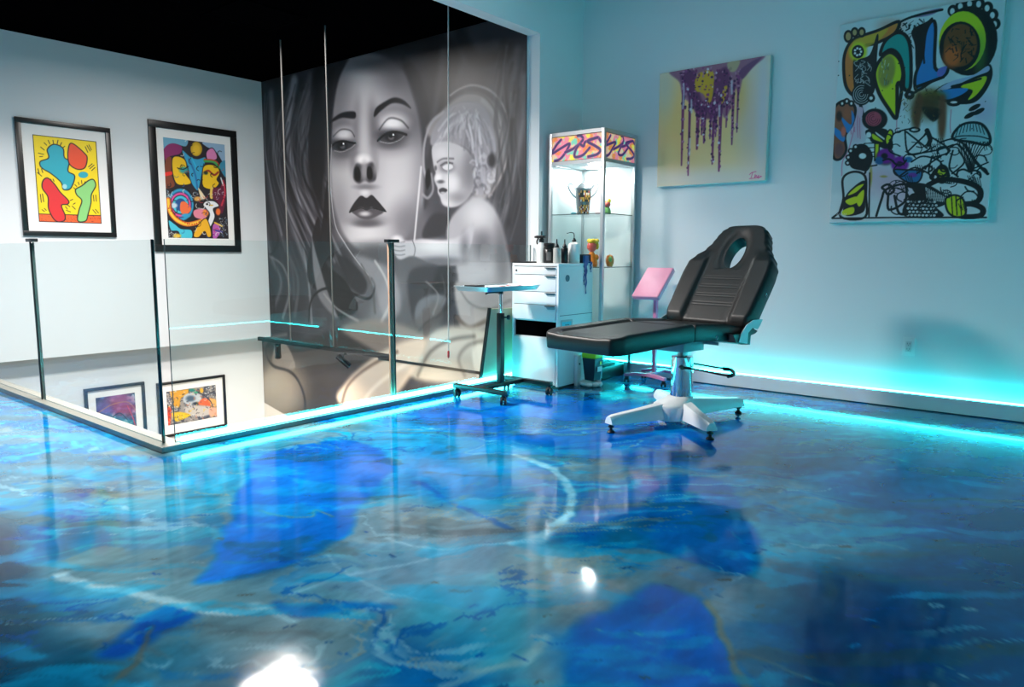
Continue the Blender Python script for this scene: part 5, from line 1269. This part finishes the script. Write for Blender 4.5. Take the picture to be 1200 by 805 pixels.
t = thing('slim_bottle', (x, y, zs2), 'slim pink bottle on the lower shelf just left of the front post', 'bottle')
bm = B(); lathe(bm, [(0, 0), (.020, 0), (.021, .09), (.012, .115), (.008, .125)], (x, y, zs2), 20); obj('body', bm, mat('pink_glaze', (226, 150, 170), .35), t)
bm = B(); lathe(bm, [(.009, .1255), (.0095, .15), (0, .152)], (x, y, zs2), 16); obj('cap', bm, c_pk, t)
for i, (x, y, c, l) in enumerate(((5.03, 3.50, c_te, 'small teal pebble on the upper shelf left of the urn'), (5.06, 3.51, mat('beige_glaze', (220, 190, 170), .5), 'small beige pebble close to the left of the urn'), (5.13, 3.33, mat('blush_glaze', (226, 180, 176), .5), 'small blush pebble on the upper shelf right of the urn'))):
    bm = B(); blob(bm, (x, y, zs1+.011), .02, 1.1, 1.3, .53); loose('pebble', bm, c, l, 'pebble')
# ---- under and beside the case
bm = B(); box(bm, 4.94, 5.34, 3.17, 3.60, .0005, .10, .008); box(bm, 4.99, 5.29, 3.22, 3.55, .10, .125, .004)
loose('storage_tray', bm, M_black, 'low black storage tray on the floor under the display case', 'tray')
t = thing('sharps_bin', (4.705, 3.075, .05), 'navy plastic bin with lime lid on the floor behind the chair footrest', 'bin')
bm = B(); loft(bm, [[Vector((4.705+sx*a, 3.075+sy*a, z)) for sx, sy in ((1, 1), (-1, 1), (-1, -1), (1, -1))] for a, z in ((.043, .051), (.058, .225))]); obj('body', bm, mat('navy_plastic', (10, 36, 58), .35), t, False)
bm = B(); box(bm, 4.705-.063, 4.705+.063, 3.075-.063, 3.075+.063, .2255, .268, .012, 3); obj('lid', bm, mat('lime_plastic', (176, 216, 20), .4), t)
bm = B(); box(bm, 4.69, 4.745, 3.0125, 3.0145, .12, .16)
for v in bm.verts: v.co.y += (v.co.z-.05)/.175*-.015+.013
box(bm, 4.715, 4.738, 3.012, 3.0135, .175, .20, mi=1); obj('label', bm, [mat('white_label', (210, 226, 230), .5), mat('yellow_label', (200, 200, 40), .5)], t)
bm = B(); rr = random.Random(1)
for i in range(26):
    a = i*.7; blob(bm, (4.705+.075*math.cos(a)*rr.uniform(.4, 1), 3.085+.075*math.sin(a)*rr.uniform(.4, 1), .022), .028, 1.2, 1.2, .72)
loose('crumpled_bag', bm, M_whiteplastic, 'crumpled white plastic bag on the floor under the lime lidded bin', 'bag')
t = thing('power_strip', (4.64, 3.176, 0), 'upright white power strip leaning on the cabinet side behind the bin', 'power strip')
bm = B(); box(bm, 4.615, 4.675, 3.158, 3.187, .001, .245, .006); obj('body', bm, M_whiteplastic, t)
bm = B(); cyl(bm, (4.645, 3.1555, .175), (4.645, 3.1578, .175), .008, seg=12); obj('socket', bm, M_black, t)

# ================================================================= PINK ARM REST STAND
t = thing('armrest_stand', (5.16, 2.78, 0), 'pink adjustable arm rest stand behind the black reclining chair', 'arm rest')
M_pinkm = mat('pink_enamel', (224, 128, 168), .35, var=.03)
bm = B(); rst = [(.0, 1), (1, 1)]
prism(bm, [(5.06, y, .048+.020*(1-((y-2.80)/.19)**2)) for y in np.linspace(2.62, 2.98, 9)]+[(5.06, y, .068+.024*(1-((y-2.80)/.19)**2)) for y in np.linspace(2.98, 2.62, 9)], (-.04, 0, 0))
prism(bm, [(5.34, y, .048+.020*(1-((y-2.80)/.19)**2)) for y in np.linspace(2.62, 2.98, 9)]+[(5.34, y, .068+.024*(1-((y-2.80)/.19)**2)) for y in np.linspace(2.98, 2.62, 9)], (-.04, 0, 0))
box(bm, 5.05, 5.31, 2.765, 2.805, .068, .090, .004)
fb = obj('base_frame', bm, M_pinkm, t)
for x, y in ((5.04, 2.635), (5.04, 2.965), (5.32, 2.635), (5.32, 2.965)):
    bh = B(); bw = B(); caster(bh, bw, x, y, .0165, .5); obj('caster', bh, M_black, fb); obj('wheel', bw, M_darkpl, fb)
bm = B(); box(bm, 5.145, 5.175, 2.77, 2.80, .089, .72, .004); obj('column', bm, M_pinkm, t)
bm = B(); ang = math.atan2(.215, .24)
Mp = Matrix.Translation((5.00, 2.783, .672)) @ Matrix.Rotation(-ang, 4, 'Y')
box(bm, 0, .33, -.117, .117, .0, .045, .012, 3, M=Mp); obj('pad', bm, M_pink, t)
bm = B(); box(bm, .10, .23, -.07, .07, -.012, -.0005, M=Mp); obj('pad_plate', bm, M_pinkm, t)

# ================================================================= WALL OUTLET
oy, oz = 1.022, .417
t = thing('wall_outlet', (X_R, oy, oz), 'white double socket plate on the right wall above the LED baseboard', 'socket')
bm = B(); box(bm, X_R-.008, X_R-.0005, oy-.038, oy+.038, oz-.062, oz+.062, .003); pl = obj('plate', bm, M_whiteplastic, t)
bm = B(); box(bm, X_R-.011, X_R-.0082, oy-.018, oy+.018, oz-.036, oz+.036, .002); rc_ = obj('receptacle', bm, mat('socket_white', (205, 208, 208), .4), t)
bm = B()
for z in (oz-.018, oz+.018):
    for dy in (-.007, .007): box(bm, X_R-.0118, X_R-.0112, oy+dy-.0015, oy+dy+.0015, z-.002, z+.007)
    box(bm, X_R-.0118, X_R-.0112, oy-.002, oy+.002, z-.010, z-.006)
obj('slot', bm, M_black, rc_)
# ================================================================= RECLINING TREATMENT CHAIR
HX, HY, TH = 3.92, 1.935, -.150
XH, ZS, XS, SA = -.256, .642, .200, -.059
FL, FA, BA, HW, TK = .656, .035, .936, .262, .088
ct, sn = math.cos(TH), math.sin(TH)
def LW(lx, ly, z): return Vector((HX+ct*lx-sn*ly, HY+sn*lx+ct*ly, z))
CHX, CHY = 4.042, 1.990
chair = thing('treatment_chair', (CHX, CHY, 0), 'black padded reclining tattoo chair on a white four legged pump base', 'tattoo chair')
def cushion(name, o, dirx, L, hwf, t, hf, nd=60, nu=41, r=.028, mats=None):
    """o: (lx, z) of the start; dirx: (cos, sin) running direction in the lx-z plane; top faces the left-hand normal"""
    dx, dz = dirx; nx, nz = -dz, dx
    bm = B(); ds = [L*(1-math.cos(PI*i/(nd-1)))/2*.35+L*i/(nd-1)*.65 for i in range(nd)]
    uu = [math.sin(PI/2*(2*j/(nu-1)-1))*.45+(2*j/(nu-1)-1)*.55 for j in range(nu)]
    roll = lambda e: 0 if e >= r else r-math.sqrt(max(0, r*r-(r-e)**2))
    def pt(d, ly, h): return LW(o[0]+dx*d+nx*h, ly, o[1]+dz*d+nz*h)
    top = [[bm.verts.new(pt(d, u*hwf(d), hf(u, d)-min(roll((1-abs(u))*hwf(d))+roll(min(d, L-d)), r))) for u in uu] for d in ds]
    bot = [[bm.verts.new(pt(d, u*hwf(d)*.985, -t+min(.5*roll((1-abs(u))*hwf(d))+.5*roll(min(d, L-d)), r*.5))) for u in uu] for d in ds]
    for i in range(nd-1):
        for j in range(nu-1):
            bm.faces.new((top[i][j], top[i][j+1], top[i+1][j+1], top[i+1][j])); bm.faces.new((bot[i][j], bot[i+1][j], bot[i+1][j+1], bot[i][j+1]))
    for i in range(nd-1):
        for j in (0, nu-1): bm.faces.new((top[i][j], top[i+1][j], bot[i+1][j], bot[i][j]))
    for j in range(nu-1):
        for i in (0, nd-1): bm.faces.new((top[i][j], top[i][j+1], bot[i][j+1], bot[i][j]))
    return obj(name, bm, M_leather, chair, 50), pt
sstep = lambda a, b, x: (lambda t: t*t*(3-2*t))(min(1, max(0, (x-a)/(b-a))))
g = lambda x, w: math.exp(-(x/w)**2)
def interp(tab, d):
    for (a, va), (b, vb) in zip(tab, tab[1:]):
        if d <= b: return va+(vb-va)*sstep(a, b, d) if d > a else va
    return tab[-1][1]
# footrest: runs from the hinge to the foot end (built from the foot end so that "up" is up)
fx0, fz0 = XH-FL*math.cos(FA), ZS-FL*math.sin(FA)
def foot_hw(d): return HW*math.sqrt(max(.0, 1-max(0, (.07-d)/.07)**2*.30))
def foot_h(u, d):
    b = .012*sstep(.60, .72, abs(u))*sstep(.0, .12, d)
    return b-.004*g(abs(u)-.62, .02)*sstep(.03, .1, d)-.006*sstep(.10, .02, d)*sstep(.9, .5, abs(u))
cushion('footrest', (fx0, fz0), (math.cos(FA), math.sin(FA)), FL-.006, foot_hw, TK, foot_h, 90, 71, .016)
# seat
def seat_h(u, d):
    return .012*sstep(.60, .72, abs(u))*sstep(.45, .30, d)-.004*g(abs(u)-.62, .02)
cushion('seat', (XH+.006, ZS), (math.cos(SA), math.sin(SA)), XS-XH+.035, lambda d: HW, TK, seat_h, 60, 71, .018)
# backrest with the face hole
zb = ZS+(XS-XH)*math.sin(SA)
BL = .755
btab = [(0, .284), (.10, .300), (.36, .306), (.44, .300), (.50, .272), (.56, .226), (.61, .198), (.66, .182), (.70, .165), (.73, .132), (.755, .07)]
HD, HA, HB = .535, .118, .064
def back_h(u, d):
    w = interp(btab, d); ly = u*w
    e = math.hypot((d-HD)/HA, ly/HB)
    h = .022*sstep(.135, .19, abs(ly))*sstep(.56, .44, d)*sstep(0, .06, d)
    h -= .004*g(abs(ly)-.155, .010)*sstep(.52, .42, d)
    h -= .016*math.exp(-max(0, (e-1)*2.2)**2)*(1 if d > .4 else 0)
    if abs(ly) < .14:
        for k in (.13, .148, .195, .212, .262, .278, .325, .341): h -= .0011*g(d-k, .0028)
        h -= .0011*g(abs(ly)-.118, .0035)*sstep(.02, .03, d)*sstep(.14, .13, d)
    return h
bk, bpt = cushion('backrest', (XS+.010, zb+.002), (math.cos(BA), math.sin(BA)), BL, lambda d: interp(btab, d), .104, back_h, 200, 75)
bmc = B(); n = 40
loft(bmc, [[bpt(HD+HA*math.cos(2*PI*i/n), HB*math.sin(2*PI*i/n), h) for i in range(n)] for h in (-.2, .15)])
cut = obj('cutter', bmc, M_leather)
md = bk.modifiers.new('hole', 'BOOLEAN'); md.operation = 'DIFFERENCE'; md.object = cut; md.solver = 'EXACT'
bpy.context.view_layer.update()
dg = bpy.context.evaluated_depsgraph_get()
me = bpy.data.meshes.new_from_object(bk.evaluated_get(dg)); bk.modifiers.clear(); bk.data = me
finish(me, 50); bpy.data.objects.remove(cut)
# hinge plates on both sides, traced on the near side plane
def side_pt(px, py, ly):
    d = ray(px, py); nrm = np.array([-sn, ct, 0]); o = np.array([HX, HY, 0])+nrm*ly
    return Vector(CC+d*(((o-CC)@nrm)/(d@nrm)))
plate = [(866, 401), (869, 391), (875, 381), (883, 375), (894, 374), (891, 381), (888, 386), (882, 384), (877, 390), (876, 403)]
nv = Vector((-sn, ct, 0)); PL = -.306
M_cyanplate = mat('white_hinge_plate', (214, 222, 224), .35, var=.03)
for off in (0, -2*PL-.004):
    bm = B(); pts = [side_pt(a, b, PL)+nv*off for a, b in plate]; prism(bm, pts, nv*.004)
    obj('hinge_plate', bm, M_cyanplate, chair, False)
bm = B()
prism(bm, [side_pt(a, b, PL)+nv*.006 for a, b in ((874, 392), (878, 386), (884, 385), (889, 388), (886, 391), (881, 393), (880, 404), (870, 404), (864, 402), (860, 392))], nv*(-2*PL-.012))
obj('hinge_bar', bm, M_black, chair, False)
for px, py in ((840, 396), (899, 348)):
    bm = B()
    c = side_pt(px, py, -HW-.0015) if px < 860 else bpt(.25, -interp(btab, .25)-.001, -.05)
    tube(bm, [c+Vector((ct*.008*math.cos(a), sn*.008*math.cos(a), .011*math.sin(a))) for a in [2*PI*i/16 for i in range(17)]], .0018, 6)
    obj('zip_ring', bm, M_chrome, chair)
# lifting gear
bm = B()
def lbox(x0, x1, y0, y1, z0, z1, bev=.003):
    vs = box(bm, x0, x1, y0, y1, z0, z1, bev); M_ = Matrix.Translation((HX, HY, 0)) @ Matrix.Rotation(TH, 4, 'Z')
    bmesh.ops.transform(bm, matrix=M_, verts=vs)
lx_c = (CHX-HX)*ct+(CHY-HY)*sn; ly_c = -(CHX-HX)*sn+(CHY-HY)*ct
lbox(lx_c-.15, lx_c+.06, ly_c-.11, ly_c+.11, .455, .515); lbox(lx_c-.11, lx_c+.13, ly_c-.09, ly_c+.09, .5155, .54)
lbox(XH+.05, XS-.02, -.16, -.10, .528, .555); lbox(XH+.05, XS-.02, .10, .16, .528, .555)
lbox(lx_c+.03, XS+.02, -.12, .12, .51, .531); lbox(lx_c+.06, XS-.04, -.14, .14, .492, .51)
obj('lift_mechanism', bm, mat('grey_mechanism', (120, 134, 140), .4), chair)
bm = B(); lbox(XH-.45, XH+.04, -.09, -.06, .522, .545); lbox(XH-.45, XH+.04, .06, .09, .522, .545); obj('footrest_rail', bm, M_black, chair)
bm = B(); lathe(bm, [(.0, .165), (.068, .165), (.068, .408), (.063, .412), (.0, .412)], (CHX, CHY, 0), 40); obj('column', bm, M_chrome, chair)
bm = B(); cyl(bm, (CHX, CHY, .412), (CHX, CHY, .456), .030); obj('piston', bm, M_steel, chair)
# pump pedal
bm = B()
pd = Vector((.78, -.63, 0)).normalized(); ps = Vector((.63, .78, 0))
c0 = Vector((CHX, CHY, 0))
pts = []
pd = Vector((.70, -.71, 0)).normalized(); ps = Vector((.71, .70, 0))
for s in (-1, 1):
    tube(bm, [c0+ps*s*.082-pd*.03+Vector((0, 0, .350)), c0+ps*s*.082+pd*.06+Vector((0, 0, .348+.008*s)), c0+ps*s*.06+pd*.22+Vector((0, 0, .318+.014*s)), c0+ps*s*.055+pd*.29+Vector((0, 0, .306+.016*s))], .0062, 8, 4)
tube(bm, [c0-ps*.055+pd*.27+Vector((0, 0, .291)), c0-ps*.03+pd*.315+Vector((0, 0, .298)), c0+ps*.03+pd*.325+Vector((0, 0, .314)), c0+ps*.055+pd*.28+Vector((0, 0, .322))], .012, 10, 5)
cyl(bm, c0-ps*.095-pd*.03+Vector((0, 0, .352)), c0+ps*.095-pd*.03+Vector((0, 0, .352)), .011, seg=12)
obj('pump_pedal', bm, M_black, chair)
# hub and legs
hc = Vector((3.958, 2.015, 0))
bm = B()
def hring(r, z, k): return [hc.lerp(Vector((CHX, CHY, 0)), k)+Vector((r*math.cos(2*PI*i/44), r*math.sin(2*PI*i/44), z)) for i in range(44)]
loft(bm, [hring(.088, .030, 0), hring(.100, .034, 0), hring(.106, .048, 0), hring(.108, .112, 0), hring(.104, .124, 0), hring(.098, .132, .1), hring(.090, .146, .5), hring(.080, .160, .85), hring(.073, .1685, 1)])
obj('hub', bm, M_whitemetal, chair)
tips = [(3.526, 2.170), (3.753, 1.664), (4.514, 1.814), (4.433, 2.350)]
for fx_, fy_ in tips:
    e = Vector((fx_, fy_, 0))-c0; Lg = e.length+.02; e.normalize(); q = Vector((-e.y, e.x, 0))
    def sec(s, wb, wt, z0, z1):
        c = c0+e*s; rr_ = .010
        return [c+q*a+Vector((0, 0, z)) for a, z in ((-wb, z0), (wb, z0), (wb, z0+rr_), (wt, z1-rr_), (wt-rr_, z1), (-wt+rr_, z1), (-wt, z1-rr_), (-wb, z0+rr_))]
    bm = B(); loft(bm, [sec(.02, .060, .042, .042, .148), sec(.13, .054, .038, .044, .138), sec(Lg*.6, .044, .032, .047, .119), sec(Lg-.03, .037, .026, .050, .104), sec(Lg, .032, .022, .054, .096)])
    lg = obj('leg', bm, M_whitemetal, chair, 35)
    bm = B(); lathe(bm, [(.0, 0), (.022, 0), (.024, .006), (.016, .014), (.009, .018), (.009, .030), (.018, .033), (.018, .042), (.009, .045), (.009, .0515)], (fx_, fy_, 0), 20); obj('levelling_foot', bm, M_black, lg)

# ================================================================= LIGHT AND CAMERA
def spot_light(c, d, energy, col, size, blend):
    l = bpy.data.lights.new('spot_beam', 'SPOT'); l.energy = energy; l.color = col; l.spot_size = size; l.spot_blend = blend; l.shadow_soft_size = .025
    o = bpy.data.objects.new('spot_beam', l); COL.objects.link(o)
    o.location = c+d*.085; o.rotation_euler = d.to_track_quat('-Z', 'Y').to_euler()
spot_light(S1[0], S1[1], 150, (1.0, .84, .68), math.radians(150), 1.0)
spot_light(S2[0], S2[1], 85, (1.0, .78, .55), math.radians(100), .8)
w = bpy.data.worlds.new('world'); SC.world = w; w.use_nodes = True
w.node_tree.nodes['Background'].inputs[0].default_value = (.05, .07, .09, 1); w.node_tree.nodes['Background'].inputs[1].default_value = .2
cam = bpy.data.cameras.new('camera'); co = bpy.data.objects.new('camera', cam); COL.objects.link(co)
cam.sensor_fit = 'HORIZONTAL'; cam.sensor_width = 36; cam.lens = F/1200*36; cam.clip_start = .05; cam.clip_end = 60
m = Matrix.Identity(4)
for i in range(3): m[i][0], m[i][1], m[i][2], m[i][3] = CR[i], CU[i], -CF[i], CC[i]
co.matrix_world = m
SC.camera = co
vs_ = SC.view_settings; SC.display_settings.display_device = 'sRGB'
vs_.view_transform = 'Standard'; vs_.look = 'None'; vs_.exposure = 0; vs_.gamma = 1; vs_.use_curve_mapping = False
cy = SC.cycles; cy.max_bounces = 10; cy.diffuse_bounces = 5; cy.glossy_bounces = 5; cy.transparent_max_bounces = 16; cy.transmission_bounces = 6
cy.sample_clamp_indirect = 6; cy.use_denoising = True; cy.caustics_reflective = False; cy.caustics_refractive = False; cy.blur_glossy = .5
